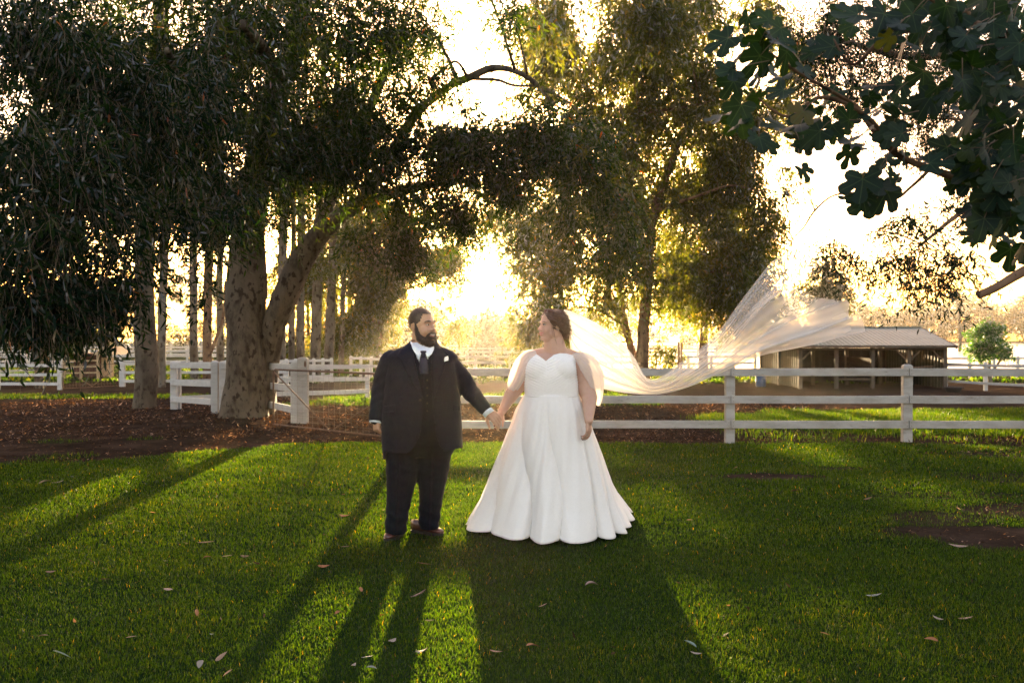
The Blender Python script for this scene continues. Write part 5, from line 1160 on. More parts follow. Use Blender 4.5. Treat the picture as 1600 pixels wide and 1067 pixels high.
def wrinkle(V, Nn, amp, sc_=9, z=1.0, seed=0): return V + Nn * ((fbm(V * np.array([sc_, sc_, sc_ * z]) + seed, 3) - .5) * 2 * amp)[:, None]

def groom():
    Y = 7.9; X0 = (655 - 800) / F * Y; root = tag(empty('person', (X0, Y, 0)), 'bearded groom in a navy three-piece suit and red-brown shoes, holding the bride\'s hand', 'person')
    def G(px, py, y=0.0): return np.array([(px - 800) / F * (Y + y) - X0, y, EYE + (HOR - py) / F * (Y + y)])
    rg = np.random.default_rng(4)
    # torso profile: row py -> left, right edge (px), front and back depth
    TP = [(712, 599, 721, -.225, .21), (700, 598, 722, -.235, .215), (670, 597, 722, -.255, .22), (640, 599, 720, -.265, .215), (610, 602, 717, -.255, .205), (585, 604, 715, -.23, .195), (565, 606, 713, -.195, .18), (555, 604, 716, -.165, .155), (547, 617, 705, -.13, .13), (539, 637, 686, -.10, .11), (533, 642, 681, -.075, .10)]
    zs = np.array([G(0, p[0])[2] for p in TP])[::-1]; xl = np.array([G(p[1], 0)[0] for p in TP])[::-1]; xr = np.array([G(p[2], 0)[0] for p in TP])[::-1]; yf = np.array([p[3] for p in TP])[::-1]; yb = np.array([p[4] for p in TP])[::-1]
    o = np.argsort(zs); zs, xl, xr, yf, yb = zs[o], xl[o], xr[o], yf[o], yb[o]
    def prm(z): return [np.interp(z, zs, a) for a in (xl, xr, yf, yb)]
    def ring(z, off=0.0, n=72, pw=2.35):
        a, b, f_, k_ = prm(z); cx, hw = (a + b) / 2, (b - a) / 2 + off; cy, hd = (f_ + k_) / 2, (k_ - f_) / 2 + off; th = np.arange(n) * 2 * math.pi / n
        c, s = np.cos(th), np.sin(th); return np.stack([cx + hw * np.sign(c) * np.abs(c) ** (2 / pw), cy + hd * np.sign(s) * np.abs(s) ** (2 / pw), np.full(n, z)], 1)
    def fy(x, z, off=0.0, pw=2.35):
        a, b, f_, k_ = prm(z); cx, hw = (a + b) / 2, (b - a) / 2 + off; cy, hd = (f_ + k_) / 2, (k_ - f_) / 2 + off
        return cy - hd * (1 - np.clip(np.abs((x - cx) / hw), 0, .999) ** pw) ** (1 / pw)
    def onfront(px, py, off=0.0):
        y = -.2
        for _ in range(6): p = G(px, py, y); y = float(fy(p[0], p[2], off))
        return G(px, py, y)
    # skin body: head, neck, arms, hands and a torso under the clothes
    mb = MB(); hc = G(660.5, 511, .0); R = rotz(math.radians(48)) @ rotx(math.radians(-3)); k = 1.13
    head_body(mb, hc, R, k)
    mb.caps([hc + np.array([-.012, .03, -.06]), hc + np.array([-.02, .04, -.15]), G(655, 556, .03)], [.073, .082, .095]); h = Loc(mb, hc, R, k); h.ell((0, -.02, -.105), (.062, .06, .04))
    mb.loft([ring(z, -.03) for z in np.linspace(G(0, 640)[2], zs[-1] - .06, 12)])
    for (px0, px1, y) in ((630, 622, -.06), (676, 670, .03)): mb.caps([G(px0, 690, 0), G(px0 - 1, 760, y * .5), G(px1, 822, y)], [.09, .06, .035])
    LA = [G(607, 565, .01), G(596, 612, .01), G(588, 655, -.05)]; RA = [G(705, 568, .0), G(731, 607, .02), G(759, 640, -.06)]
    mb.caps(LA, [.05, .05, .036]); mb.caps(RA, [.05, .05, .034])
    hand(mb, G(588, 652, -.05), (.02, -.10, -1), (.75, .55, 0), 1, 1.12, curl=.85, thumb=.7)
    wr = G(762, 641, -.06); wd = G(781, 660, -.075) - wr
    tips = hand(mb, wr, wd, (-.25, .85, -.35), -1, 1.12, curls=[.42, .5, .58, .66], thumb=.35)
    V, Fc = remesh(mb, .0045, 3, .5)
    hw_ = lambda q: hc + R @ (np.array(q) * k)
    V = sculpt(V, [(hw_((s * .031, -.090, .012)), .014 * k, R @ np.array([0, .010, 0])) for s in (-1, 1)] + [(hw_((s * .030, -.086, -.024)), .018, R @ np.array([0, -.004, 0.001])) for s in (-1, 1)])
    mesh('body', V, Fc, M['skin_m'], root)
    # eyes, brows, mouth
    for s in (-1, 1):
        mb = MB(); Loc(mb, hc, R, k).ell((s * .031, -.0785, .0115), (.0115, .0105, .0062)); e = mb.build('eye', M['eye'], root)
        mb = MB(); Loc(mb, hc, R, k).ell((s * .031 + .004, -.0885, .0112), (.0052, .0030, .0055)); mb.build('iris', M['iris'], e)
        mb = MB(); Loc(mb, hc, R, k).caps([(s * .017, -.087, .0165), (s * .031, -.091, .0190), (s * .045, -.083, .0150)], .0026); mb.build('eyelid', M['skin_m'], root)
        mb = MB(); Loc(mb, hc, R, k).caps([(s * .013, -.0955, .0330), (s * .03, -.0965, .0375), (s * .052, -.080, .0330)], [.0042, .0048, .0025]); mb.build('eyebrow', M['hair_m'], root)
    mb = MB(); Loc(mb, hc, R, k).caps([(-.025, -.094, -.0555), (-.012, -.1005, -.0605), (0, -.103, -.062), (.012, -.1005, -.0605), (.025, -.094, -.0555)], [.0022, .0042, .0046, .0042, .0022]); mb.build('teeth', M['teeth'], root)
    mb = MB(); Loc(mb, hc, R, k).caps([(-.024, -.0935, -.0600), (0, -.1035, -.0700), (.024, -.0935, -.0600)], [.003, .0048, .003]); mb.build('lower_lip', M['lip_m'], root)
    # hair: cap with a hairline
    mb = MB(); h = Loc(mb, hc, R, k); h.ell((0, .017, .041), (.0830, .1010, .0900), nu=64, nv=40); V, Fc = mb.arrays(); Q = ((V - hc) @ R) / k
    line = np.where(Q[:, 1] < -.02, np.interp(np.abs(Q[:, 0]), [0, .045, .058, .070], [.088, .082, .050, .010]), np.where(Q[:, 1] < .028, .012, np.interp(Q[:, 1], [.028, .05, .10], [-.005, -.050, -.045])))
    keep = Q[:, 2] > line; Nn = normals(V, Fc); V = wrinkle(V, Nn, .003, 40); top = np.clip((Q[:, 2] - .06) / .07, 0, 1); V = V + Nn * (top * .010 - .004)[:, None]
    F2 = [f for f in Fc if all(keep[i] for i in f)]; V2 = V[keep]; N2 = Nn[keep]
    sv, sf = strands(V2, N2, rg, 5200, .009, .0014, lambda P, n: n * .12 + (R @ np.array([0, .75, -.15])) , .22)
    V3 = V - Nn * .012; nv = len(V); mbh = MB(); mbh.add(np.concatenate([V, V3]), F2 + [tuple(nv + i for i in f[::-1]) for f in F2]); mbh.add(sv, sf); mbh.build('hair', M['hair_m'], root)
    # beard
    mb = MB(); h = Loc(mb, hc, R, k); h.ell((0, -.040, -.098), (.059, .060, .040)); h.ell((0, -.062, -.118), (.044, .040, .036)); h.ell((0, -.066, -.082), (.046, .038, .022))
    for s in (-1, 1):
        h.caps([(s * .0735, -.006, .030), (s * .0725, -.008, .002), (s * .0680, -.016, -.035), (s * .058, -.03, -.075), (s * .035, -.055, -.10)], [.007, .010, .015, .024, .03]); h.caps([(s * .003, -.1045, -.044), (s * .018, -.099, -.047), (s * .031, -.085, -.062), (s * .034, -.075, -.080)], [.0055, .0065, .0085, .012])
    V, Fc = remesh(mb, .004, 2, .5); Nn = normals(V, Fc); V = wrinkle(V, Nn, .004, 45); Q = ((V - hc) @ R) / k; okb = ~((np.abs(Q[:, 0]) < .027) & (Q[:, 2] > -.074) & (Q[:, 2] < -.049) & (Q[:, 1] < -.07)) & (Q[:, 1] < .02)
    sv, sf = strands(V[okb], Nn[okb], rg, 9000, .013, .0015, lambda P, n: n * .3 + np.array([0, 0, -.9]), .3)
    mbh = MB(); mbh.add(V, Fc); mbh.add(sv, sf); mbh.build('beard', M['hair_m'], root)
    # shirt, waistcoat, jacket
    mb = MB(); mb.loft([ring(z, -.022) for z in np.linspace(G(0, 640)[2], zs[-1] - .01, 24)]); mb.build('shirt', M['shirt'], root)
    nc = G(658, 541, .015)
    rings = []; nn = 40; th = np.arange(nn) * 2 * math.pi / nn
    for (dz, rx, ry, dy) in ((-.035, .105, .100, 0), (.0, .100, .094, 0), (.022, .093, .088, .006), (.018, .098, .094, .004), (-.012, .108, .106, 0)):
        fr = np.clip(-np.sin(th), 0, 1); rings.append(np.stack([nc[0] + rx * np.cos(th), nc[1] + dy + ry * np.sin(th), nc[2] + dz - fr * .030 + .012 * np.clip(np.sin(th), 0, 1)], 1))
    mb = MB(); mb.loft(rings, cap=False); col = mb.build('shirt_collar', M['shirt'], root)
    for (pts_i, pts_o) in (([(641, 532), (650, 542), (660, 549)], [(641, 538), (648, 551), (655, 558)]), ([(677, 541), (670, 546), (663, 549)], [(678, 546), (674, 554), (668, 558)])):
        a = np.array([onfront(*p, .030) for p in resamp(pts_i, 7)]); b = np.array([onfront(*p, .012) for p in resamp(pts_o, 7)])
        sheetm('collar_wing', np.stack([a * (1 - t_) + b * t_ for t_ in np.linspace(0, 1, 4)], 0), M['shirt'], root, .004)
    # tie with knot
    def strip(name, L_, R_, off, mat, n=16, m_=7, thick=.004, bulge=.0):
        l = resamp(L_, n); r = resamp(R_, n); g = np.zeros((n, m_, 3))
        for i in range(n):
            for j in range(m_):
                t_ = j / (m_ - 1); q = l[i] * (1 - t_) + r[i] * t_; g[i, j] = onfront(q[0], q[1], off) + np.array([0, -bulge * math.sin(math.pi * t_), 0])
        return sheetm(name, g, mat, root, thick)
    strip('tie', [(656.5, 556), (654.5, 570), (656, 584)], [(666.5, 556), (669, 570), (669, 584)], -.010, M['tie'], thick=.006, bulge=.010)
    kc = onfront(661.5, 553, .008); mb = MB(); mb.loft([[kc + np.array([w_ * math.cos(a), .014 * math.sin(a), dz]) for a in np.arange(14) * 2 * math.pi / 14] for dz, w_ in ((.026, .012), (.024, .024), (.010, .026), (-.012, .020), (-.028, .015))]); mb.build('tie_knot', M['tie'], root)
    def shell(name, off, zlo, gapL, gapR, mat, sleeves=False, vox=.008, amp=.007, hem=None):
        mb = MB(); mb.loft([ring(z, off) for z in np.linspace(zlo, zs[-1] + (.006 if sleeves else -.02), 46)])
        if sleeves:
            mb.caps([LA[0] + np.array([.03, 0, -.01]), (LA[0] + LA[1]) / 2 + np.array([.004, 0, 0]), LA[1], LA[2] + np.array([0, 0, .015])], [.106, .092, .080, .062], seg=20); mb.caps([RA[0] + np.array([-.035, 0, -.008]), (RA[0] + RA[1]) / 2, RA[1], RA[2] + np.array([-.006, 0, .008])], [.098, .084, .074, .054], seg=20)
        V, Fc = remesh(mb, vox, 5, .6); Nn = normals(V, Fc); V = wrinkle(V, Nn, amp, 7, .8)
        if sleeves:   # tension folds at elbows and drag lines
            for (c, ax) in ((LA[1], LA[2] - LA[0]), (RA[1], RA[2] - RA[0])):
                ax = ax / np.linalg.norm(ax); t_ = (V - c) @ ax; w_ = np.exp(-(np.linalg.norm(V - c, axis=1) / .13) ** 2); V = V + Nn * (w_ * .0045 * np.sin(t_ * 70 + V[:, 0] * 45 + 2 * np.sin(V[:, 1] * 40)))[:, None]
        zc = V[:, 2]; gl = np.array([[onfront(*p)[2], onfront(*p)[0]] for p in gapL]); gr = np.array([[onfront(*p)[2], onfront(*p)[0]] for p in gapR]); gl = gl[np.argsort(gl[:, 0])]; gr = gr[np.argsort(gr[:, 0])]
        XL = np.interp(zc, gl[:, 0], gl[:, 1]); XR = np.interp(zc, gr[:, 0], gr[:, 1]); fr = V[:, 1] < -.03
        nl = fr & (np.abs(V[:, 0] - XL) < vox * .75); V[nl, 0] = XL[nl]; nr_ = fr & (np.abs(V[:, 0] - XR) < vox * .75) & ~nl; V[nr_, 0] = XR[nr_]
        zmax = max(gl[-1, 0], gr[-1, 0]) + .05; rm = fr & (V[:, 0] > XL + 1e-4) & (V[:, 0] < XR - 1e-4) & (zc < zmax)
        # open bottom (hem) and drop the sleeve ends
        zb = zlo + .012 if hem is None else None
        if hem is not None: hb = np.array([[onfront(*p)[0], onfront(*p)[2]] for p in hem]); HB = np.interp(V[:, 0], hb[:, 0], hb[:, 1]); HB = np.where(V[:, 1] > -.03, hb[:, 1].min() + .02, HB); 
        else: HB = np.full(len(V), zb)
        lowm = (zc < HB); 
        if sleeves: lowm &= (V[:, 0] > LA[2][0] + .075) & (V[:, 0] < RA[1][0]) & (zc < .9)
        near = (np.abs(zc - HB) < vox * .75) & ~rm & (zc < .9); V[near & lowm, 2] = HB[near & lowm]; lowm &= ~near
        rm |= lowm
        F2 = [f for f in Fc if not any(rm[i] for i in f)]
        o = mesh(name, V, F2, mat, root); s_ = o.modifiers.new('thick', 'SOLIDIFY'); s_.thickness = .006; s_.offset = -1
        return o
    shell('waistcoat', -.010, G(0, 662)[2], [(643, 538), (651, 558), (659, 576), (662, 580)], [(679, 543), (669, 560), (664, 576), (662.5, 580)], M['vest'], vox=.006, hem=[(590, 655), (655, 652), (668, 660), (682, 652), (730, 655)])
    shell('jacket', .004, G(0, 716)[2], [(641, 536), (650, 576), (660, 622), (661, 640), (657, 675), (650, 694), (641, 706), (630, 712)], [(680, 542), (674, 560), (674, 583), (677, 640), (682, 680), (688, 697), (696, 707), (704, 712)], M['suit'], True, hem=[(590, 702), (605, 706), (638, 709), (660, 712), (690, 706), (705, 703), (725, 697)])
    strip('lapel', [(637, 536), (624, 547), (619, 557), (626, 564), (640, 592), (658, 622)], [(642, 536), (645, 548), (648, 566), (652, 584), (657, 606), (661, 624)], .019, M['suit'], n=26, thick=.009)
    strip('lapel', [(681, 541), (676, 552), (674.5, 566), (675, 584), (676, 604), (677.5, 622)], [(690, 543), (699, 552), (704, 560), (697, 567), (688, 592), (679, 622)], .019, M['suit'], n=26, thick=.009)
    # jacket collar behind the neck
    mb = MB(); rr = []
    for (dz, r_, ) in ((-.05, .128), (-.012, .116), (-.006, .110), (-.02, .108)):
        a = np.linspace(.12, math.pi - .12, 26); rr.append(np.stack([nc[0] + r_ * np.cos(a) * 1.02, nc[1] + .004 + r_ * .95 * np.sin(a), nc[2] + dz + .018 * np.sin(a)], 1))
    g = np.stack(rr, 0); sheetm('jacket_collar', g, M['suit'], root, .004, away=(0, 0, 1))
    # details
    strip('pocket_flap', [(600.5, 634), (600.5, 645)], [(618, 632), (618, 643.5)], .010, M['suit'], n=5, thick=.006); strip('pocket_flap', [(708, 632), (708, 643)], [(718, 633), (718, 643)], .010, M['suit'], n=5, thick=.006)
    strip('breast_welt', [(690, 565), (690, 569)], [(703, 563), (703, 567)], .012, M['suit'], n=4, thick=.005)
    strip('pocket_square', [(695, 558), (694, 561), (694, 565)], [(700, 556), (701, 559), (700.5, 563)], .030, M['shirt'], n=6, thick=.005, bulge=.006)
    for (px, py, r_) in ((656.5, 625, .011),): 
        mb = MB(); mb.ell(onfront(px, py, .012), (r_, .004, r_), nu=14, nv=6); mb.build('button', M['sole'], root)
    for py in (594, 606, 618, 630, 642): 
        mb = MB(); mb.ell(onfront(667.5, py, -.002), (.0075, .004, .0075), nu=12, nv=6); mb.build('button', M['sole'], root)
    # cuffs
    for (a, b, r_) in ((LA[1], LA[2], .052), (RA[1], RA[2], .045)):
        d = (b - a) / np.linalg.norm(b - a); mb = MB(); e = b + d * (.018 if r_ > .05 else .034); mb.tube([e - d * .06, e - d * .02, e + d * .014, e + d * .014, e - d * .02], [r_ * .9, r_, r_ * 1.02, r_ * .93, r_ * .86], 24, cap=False); mb.build('shirt_cuff', M['shirt'], root)
    # trousers
    mb = MB(); mb.loft([ring(z, -.016 - .075 * max(0, (G(0, 690)[2] - z) / .12)) for z in np.linspace(G(0, 706)[2] - .03, G(0, 628)[2], 14)])
    mb.caps([G(632, 700, -.01), G(629, 735, -.02), G(624, 772, -.045), G(619.5, 808, -.065), G(618, 826, -.07)], [.150, .134, .102, .088, .086], seg=24); mb.caps([G(677, 700, .01), G(676, 735, .02), G(674, 772, .03), G(671, 806, .05), G(670.5, 818, .055)], [.150, .130, .098, .086, .084], seg=24)
    V, Fc = remesh(mb, .008, 5, .6); Nn = normals(V, Fc); V = wrinkle(V, Nn, .006, 6, .7, 31); z = V[:, 2]; t_ = np.exp(-((z - .16) / .11) ** 2) + .5 * np.exp(-((z - .55) / .12) ** 2)
    V = V + Nn * (t_ * .005 * np.sin(z * 62 + V[:, 0] * 22 + np.sin(V[:, 1] * 20)))[:, None]
    for (cx, yy) in ((G(622, 0)[0], -.05), (G(671, 0)[0], .04)):   # front crease
        w_ = np.exp(-((V[:, 0] - cx - (z - .2) * .05) / .012) ** 2) * (V[:, 1] < yy) * (z < .7); V[:, 1] -= w_ * .010
    for cx, zz in ((G(619, 0)[0], .048), (G(670, 0)[0], .062)):
        mk = (np.abs(V[:, 0] - cx) < .13) & (z < zz); V[mk, 2] = zz + (z[mk] - zz) * .1
    mesh('trousers', V, Fc, M['trousers'], root)
    # shoes
    for (heel, toe) in ((G(622, 825, .06), gnd(604, 847)), (G(667, 825, .14), gnd(692, 838))):
        h_ = np.array([heel[0], heel[1], 0]); t0 = np.array([toe[0] - X0, toe[1] - Y, 0]); d = t0 - h_; L_ = .31; d /= np.linalg.norm(d); h_ = t0 - d * L_; s_ = np.array([-d[1], d[0], 0]); mb = MB(); so = MB()
        prof = [(0, .026, .085), (.04, .036, .088), (.10, .038, .082), (.16, .042, .066), (.21, .047, .050), (.26, .043, .040), (.295, .030, .030), (.31, .012, .022)]; rings, sr = [], []
        for (x, w_, ht) in prof:
            c = h_ + d * x; a = np.arange(16) * 2 * math.pi / 16; rings.append(np.array([c + s_ * w_ * np.sign(math.cos(q)) * abs(math.cos(q)) ** .8 + np.array([0, 0, .022 + (ht) * .5 + ht * .5 * math.sin(q)]) for q in a]))
            sr.append(np.array([c + s_ * w_ * 1.08 * q + np.array([0, 0, zz]) for q, zz in ((-1, .002), (1, .002), (1, .024), (-1, .024))]))
        mb.loft(rings); V, Fc = mb.arrays(); sh = mesh('shoe', V, Fc, M['shoe'], root); so.loft(sr); so.build('sole', M['sole'], sh, False)
        mb = MB(); q0 = h_ + d * .13; 
        for j in range(4): q = h_ + d * (.13 + j * .016) + np.array([0, 0, .096 - j * .007]); mb.tube([q - s_ * .02, q + np.array([0, 0, .006]), q + s_ * .02], .003, 6)
        mb.build('laces', M['sole'], sh)
    # wedding rings on the joined hand: thumbs and knuckle detail kept in the body
    t_ = tips[2]; mb = MB(); c = (t_[2] * .55 + (wr + wd / np.linalg.norm(wd) * .09) * .45)
    return root, tips, wr, wd
gr, gtips, gwr, gwd = groom()

def bride():
    Y = 8.0; X0 = (862 - 800) / F * Y; root = tag(empty('person', (X0, Y, 0)), 'bride in a white off-shoulder gown with a long sheer veil blowing out to the right', 'person')
    def B(px, py, y=0.0): return np.array([(px - 800) / F * (Y + y) - X0, y, EYE + (HOR - py) / F * (Y + y)])
    rg = np.random.default_rng(14)
    hc = B(862.5, 509, .0); R = rotz(math.radians(-66)) @ rotx(math.radians(2)); k = 1.05
    def trunk(mb, off):
        prof = [(640, 818, 907, -.20, .19), (617, 821, 903, -.185, .175), (600, 820, 902, -.185, .165), (585, 821, 900, -.18, .16), (570, 824, 899, -.15, .15), (558, 828, 898, -.115, .13), (550, 846, 885, -.045, .09)]
        rings = []; n = 64; th = np.arange(n) * 2 * math.pi / n
        P = catmull([(a, b, c) for a, b, c, _, _ in prof], 40); Q = catmull([(a, d, e) for a, _, _, d, e in prof], 40)
        for (py, l, r), (_, f_, b_) in zip(P, Q):
            a = B(l, py)[0]; b = B(r, py)[0]; z = B(0, py)[2]; hw = (b - a) / 2 + off; hd = (b_ - f_) / 2 + off; c, s_ = np.cos(th), np.sin(th)
            rings.append(np.stack([(a + b) / 2 + hw * np.sign(c) * np.abs(c) ** .88, (f_ + b_) / 2 + hd * np.sign(s_) * np.abs(s_) ** .88, np.full(n, z)], 1))
        mb.loft(rings)
        for (px, y) in ((842, -.105), (879, -.105)): mb.ell(B(px, 580, y * .74), (.104 + off, .098 + off, .115 + off))
    # skin body
    mb = MB(); head_body(mb, hc, R, k, True)
    mb.caps([hc + np.array([.005, .012, -.06]), hc + np.array([.014, .02, -.12]), B(868, 551, .03)], [.068, .084, .100]); mb.ell(hc + R @ np.array([0, -.040, -.100]), (.046, .046, .030))
    trunk(mb, -.012); S1 = B(829, 559, .02); S2 = B(902, 562, .02)
    mb.caps([B(862, 553, .035), B(845, 555, .03), S1], [.062, .060, .062]); mb.caps([B(872, 553, .035), B(888, 556, .03), S2], [.062, .060, .066])
    mb.ell(B(864, 566, -.03), (.15, .09, .06))
    LA = [S1 + np.array([-.01, 0, -.02]), B(812, 598, .0), B(799, 617, -.02), B(783, 645, -.05)]; RA = [S2 + np.array([.02, 0, -.03]), B(914, 600, -.01), B(921, 622, -.07), B(920, 658, -.24)]
    mb.caps(LA, [.075, .066, .056, .030], seg=18); mb.caps(RA, [.080, .076, .064, .033], seg=18)
    wr = B(784, 644, -.055); wd = B(771, 661, -.09) - wr
    tipsL = hand(mb, wr, wd, (.35, -.85, -.3), -1, .92, curls=[.30, .36, .42, .5], thumb=.3)
    w2 = B(919.5, 657, -.235); tipsR = hand(mb, w2, (.02, -.08, -1), (-.80, .5, 0), 1, .98, curl=.38, thumb=.5)
    V, Fc = remesh(mb, .0045, 3, .5)
    hw_ = lambda q: hc + R @ (np.array(q) * k)
    V = sculpt(V, [(hw_((s * .030, -.090, .012)), .013, R @ np.array([0, .009, 0])) for s in (-1, 1)])
    mesh('body', V, Fc, M['skin_f'], root)
    for s in (-1, 1):
        mb = MB(); Loc(mb, hc, R, k).ell((s * .030, -.0785, .0115), (.0120, .0100, .0072)); e = mb.build('eye', M['eye'], root)
        mb = MB(); Loc(mb, hc, R, k).ell((s * .030 + .002, -.0875, .0110), (.0048, .0030, .0052)); mb.build('iris', M['iris'], e)
        mb = MB(); Loc(mb, hc, R, k).caps([(s * .016, -.086, .0155), (s * .030, -.0910, .0185), (s * .045, -.081, .0140)], .0026); mb.build('eyelash', M['hair_m'], root)
        mb = MB(); Loc(mb, hc, R, k).caps([(s * .013, -.0905, .0300), (s * .03, -.0915, .0350), (s * .049, -.077, .0300)], [.0026, .0030, .0014]); mb.build('eyebrow', M['hair_f'], root)
    mb = MB(); Loc(mb, hc, R, k).caps([(-.025, -.0885, -.0520), (-.008, -.1015, -.0530), (0, -.1020, -.0545), (.008, -.1015, -.0530), (.025, -.0885, -.0520)], [.0022, .0046, .0044, .0046, .0022]); mb.build('upper_lip', M['lip_f'], root)
    mb = MB(); Loc(mb, hc, R, k).caps([(-.020, -.0915, -.0585), (0, -.1000, -.0605), (.020, -.0915, -.0585)], .0030); mb.build('teeth', M['teeth'], root)
    mb = MB(); Loc(mb, hc, R, k).caps([(-.022, -.0895, -.0610), (0, -.1005, -.0685), (.022, -.0895, -.0610)], [.0028, .0054, .0028]); mb.build('lower_lip', M['lip_f'], root)
    mb = MB(); mb.ell(hw_((.084, .006, -.034)), (.0055, .0055, .0055), nu=10, nv=6); mb.ell(hw_((.084, .006, -.024)), (.0035, .0035, .0035), nu=10, nv=6); mb.build('earring', M['silver'], root)
    # hair: swept-back cap, side wave, low bun, loose strands
    mb = MB(); h = Loc(mb, hc, R, k); h.ell((0, .022, .038), (.087, .102, .090), nu=48, nv=30)
    for s in (-1, 1):
        h.caps([(s * .012, -.052, .094), (s * .045, -.050, .075), (s * .072, -.035, .040), (s * .082, .000, .018), (s * .080, .045, -.005), (s * .055, .085, -.030)], [.012, .018, .020, .017, .022, .026]); h.caps([(s * .03, -.03, .112), (s * .06, .0, .09), (s * .075, .05, .05), (s * .05, .09, .0)], [.02, .022, .026, .03])
    h.ell((0, .105, -.045), (.050, .036, .042)); h.ell((.03, .112, -.030), (.028, .022, .026)); h.ell((-.025, .108, -.055), (.028, .024, .026)); h.ell((.01, .100, -.078), (.034, .026, .022)); h.ell((0, .08, -.02), (.066, .045, .05))
    V, Fc = remesh(mb, .0042, 2, .5); Nn = normals(V, Fc); Q = ((V - hc) @ R) / k
    V = V + Nn * (.0025 * np.sin(Q[:, 2] * 260 + Q[:, 1] * 120 + 3 * fbm(V * 12, 2)))[:, None]
    rm = (Q[:, 1] < -.025) & (Q[:, 2] < np.interp(np.abs(Q[:, 0]), [0, .03, .055, .07, .085], [.086, .080, .055, .03, .015])) & (np.abs(Q[:, 0]) < .066)
    F2 = [f for f in Fc if not any(rm[i] for i in f)]; ok_ = ~rm & (Q[:, 1] > -.03)
    sv, sf = strands(V[ok_], Nn[ok_], rg, 5000, .035, .0014, lambda P, n: n * .05 + (R @ np.array([0, .8, -.45])), .22)
    mbh = MB(); mbh.add(V, F2); mbh.add(sv, sf)
    for (a, b, c) in (((.080, -.038, .03), (.088, -.045, -.04), (.078, -.02, -.11)), ((.078, -.03, .02), (.094, -.03, -.06), (.070, .0, -.14)), ((.070, .05, -.04), (.080, .06, -.09), (.06, .05, -.15)), ((.04, .10, -.06), (.055, .11, -.10), (.05, .09, -.14)), ((.06, .09, -.05), (.075, .12, -.09), (.05, .13, -.12)), ((-.078, -.035, .03), (-.086, -.045, -.04), (-.078, -.03, -.10)), ((.055, .11, -.06), (.07, .14, -.07), (.06, .155, -.10))):
        for j in range(2):
            o = rg.normal(0, .004, 3); mbh.tube(catmull([hw_(np.array(q) + o) for q in (a, b, c)], 9), [.0016, .0015, .0013, .0012, .0011, .001, .0009, .0007, .0005], 4)
    mbh.build('hair', M['hair_f'], root)
    # bodice
    mb = MB(); trunk(mb, .006); V, Fc = remesh(mb, .006, 5, .6); Nn = normals(V, Fc); x, y, z = V.T; cx = B(853, 570)[0]
    up = B(0, 590)[2]; a1 = (x - cx) * .55 + (z - up); a2 = -(x - cx) * .55 + (z - up)
    w = np.clip((x - cx) / .06 + .5, 0, 1); zz = np.where(z < B(0, 600)[2], 1, 0)
    ple = (1 - w) * np.sin(a1 * 2 * math.pi / .022 + 2.4 * np.sin(x * 25) + 2.5 * vnoise(V * 11)) + w * np.sin(a2 * 2 * math.pi / .022 + 2.4 * np.sin(x * 22 + 1) + 2.5 * vnoise(V * 11 + 5))
    low = np.clip((B(0, 596)[2] - z) / .05, 0, 1); ple = ple * (1 - low * .6) + low * .6 * np.sin(z * 2 * math.pi / .016 + x * 6)
    V = V + Nn * (ple * .0034 * (.1 + 1.4 * vnoise(V * 17)))[:, None]
    TPX = [(815, 551), (827, 553), (834, 553), (840, 555), (847, 560), (853, 564.5), (859, 560), (866, 555), (876, 552.5), (886, 553), (897, 556), (905, 557)]
    tx = np.array([B(a, b, -.15)[0] for a, b in TPX]); tz = np.array([B(a, b, -.15)[2] for a, b in TPX]); TZ = np.where(y < .02, np.interp(x, tx, tz), B(0, 562)[2]); LZ = B(0, 619)[2]
    near = np.abs(z - TZ) < .0048; V[near, 2] = TZ[near]; rm = (V[:, 2] > TZ + 1e-4) | (V[:, 2] < LZ)
    F2 = [f for f in Fc if not any(rm[i] for i in f)]; b_ = mesh('bodice', V, F2, M['bodice'], root); s_ = b_.modifiers.new('t', 'SOLIDIFY'); s_.thickness = .006; s_.offset = -.3
    # skirt
    hem_px = [(729, 830), (741, 834), (757, 839), (772, 841.5), (787, 843), (803, 847), (817, 849), (832, 849.5), (847, 853), (868, 853), (890, 854), (917, 851), (945, 848), (962, 843), (977, 838), (983, 824), (985, 808)]
    back_px = [(975, 797), (950, 790), (910, 785), (860, 783), (810, 787), (770, 797), (742, 812)]
    H = np.array([[gnd(a, b).x - X0, gnd(a, b).y - Y] for a, b in hem_px + back_px]); H = np.vstack([H, H[:1]])
    nS = 420; hemc = resamp(H, nS + 1)[:-1]
    c0 = np.array([B(862, 0)[0], .0]); ang = np.arctan2(hemc[:, 1] - .12, hemc[:, 0] - .02)
    wa = np.stack([c0[0] + .213 * np.cos(ang), -.005 + .187 * np.sin(ang)], 1)
    s = np.arange(nS) / nS
    # irregular organ-pipe folds around the hem
    nf = 18; edges = np.sort((np.arange(nf) + rg.uniform(-.44, .44, nf)) / nf); ph = np.interp(s, np.r_[edges[-1] - 1, edges, edges[0] + 1], np.arange(nf + 2)); amp = np.interp(s, (np.arange(nf + 1)) / nf, np.r_[rg.uniform(.45, 1.3, nf), 1.0])
    zt = B(0, 615)[2]; nt_ = 70; G_ = np.zeros((nt_, nS, 3))
    fT = lambda t: np.interp(t, [0, .05, .12, .35, .58, .81, 1], [0, .065, .15, .33, .52, .735, 1.0])
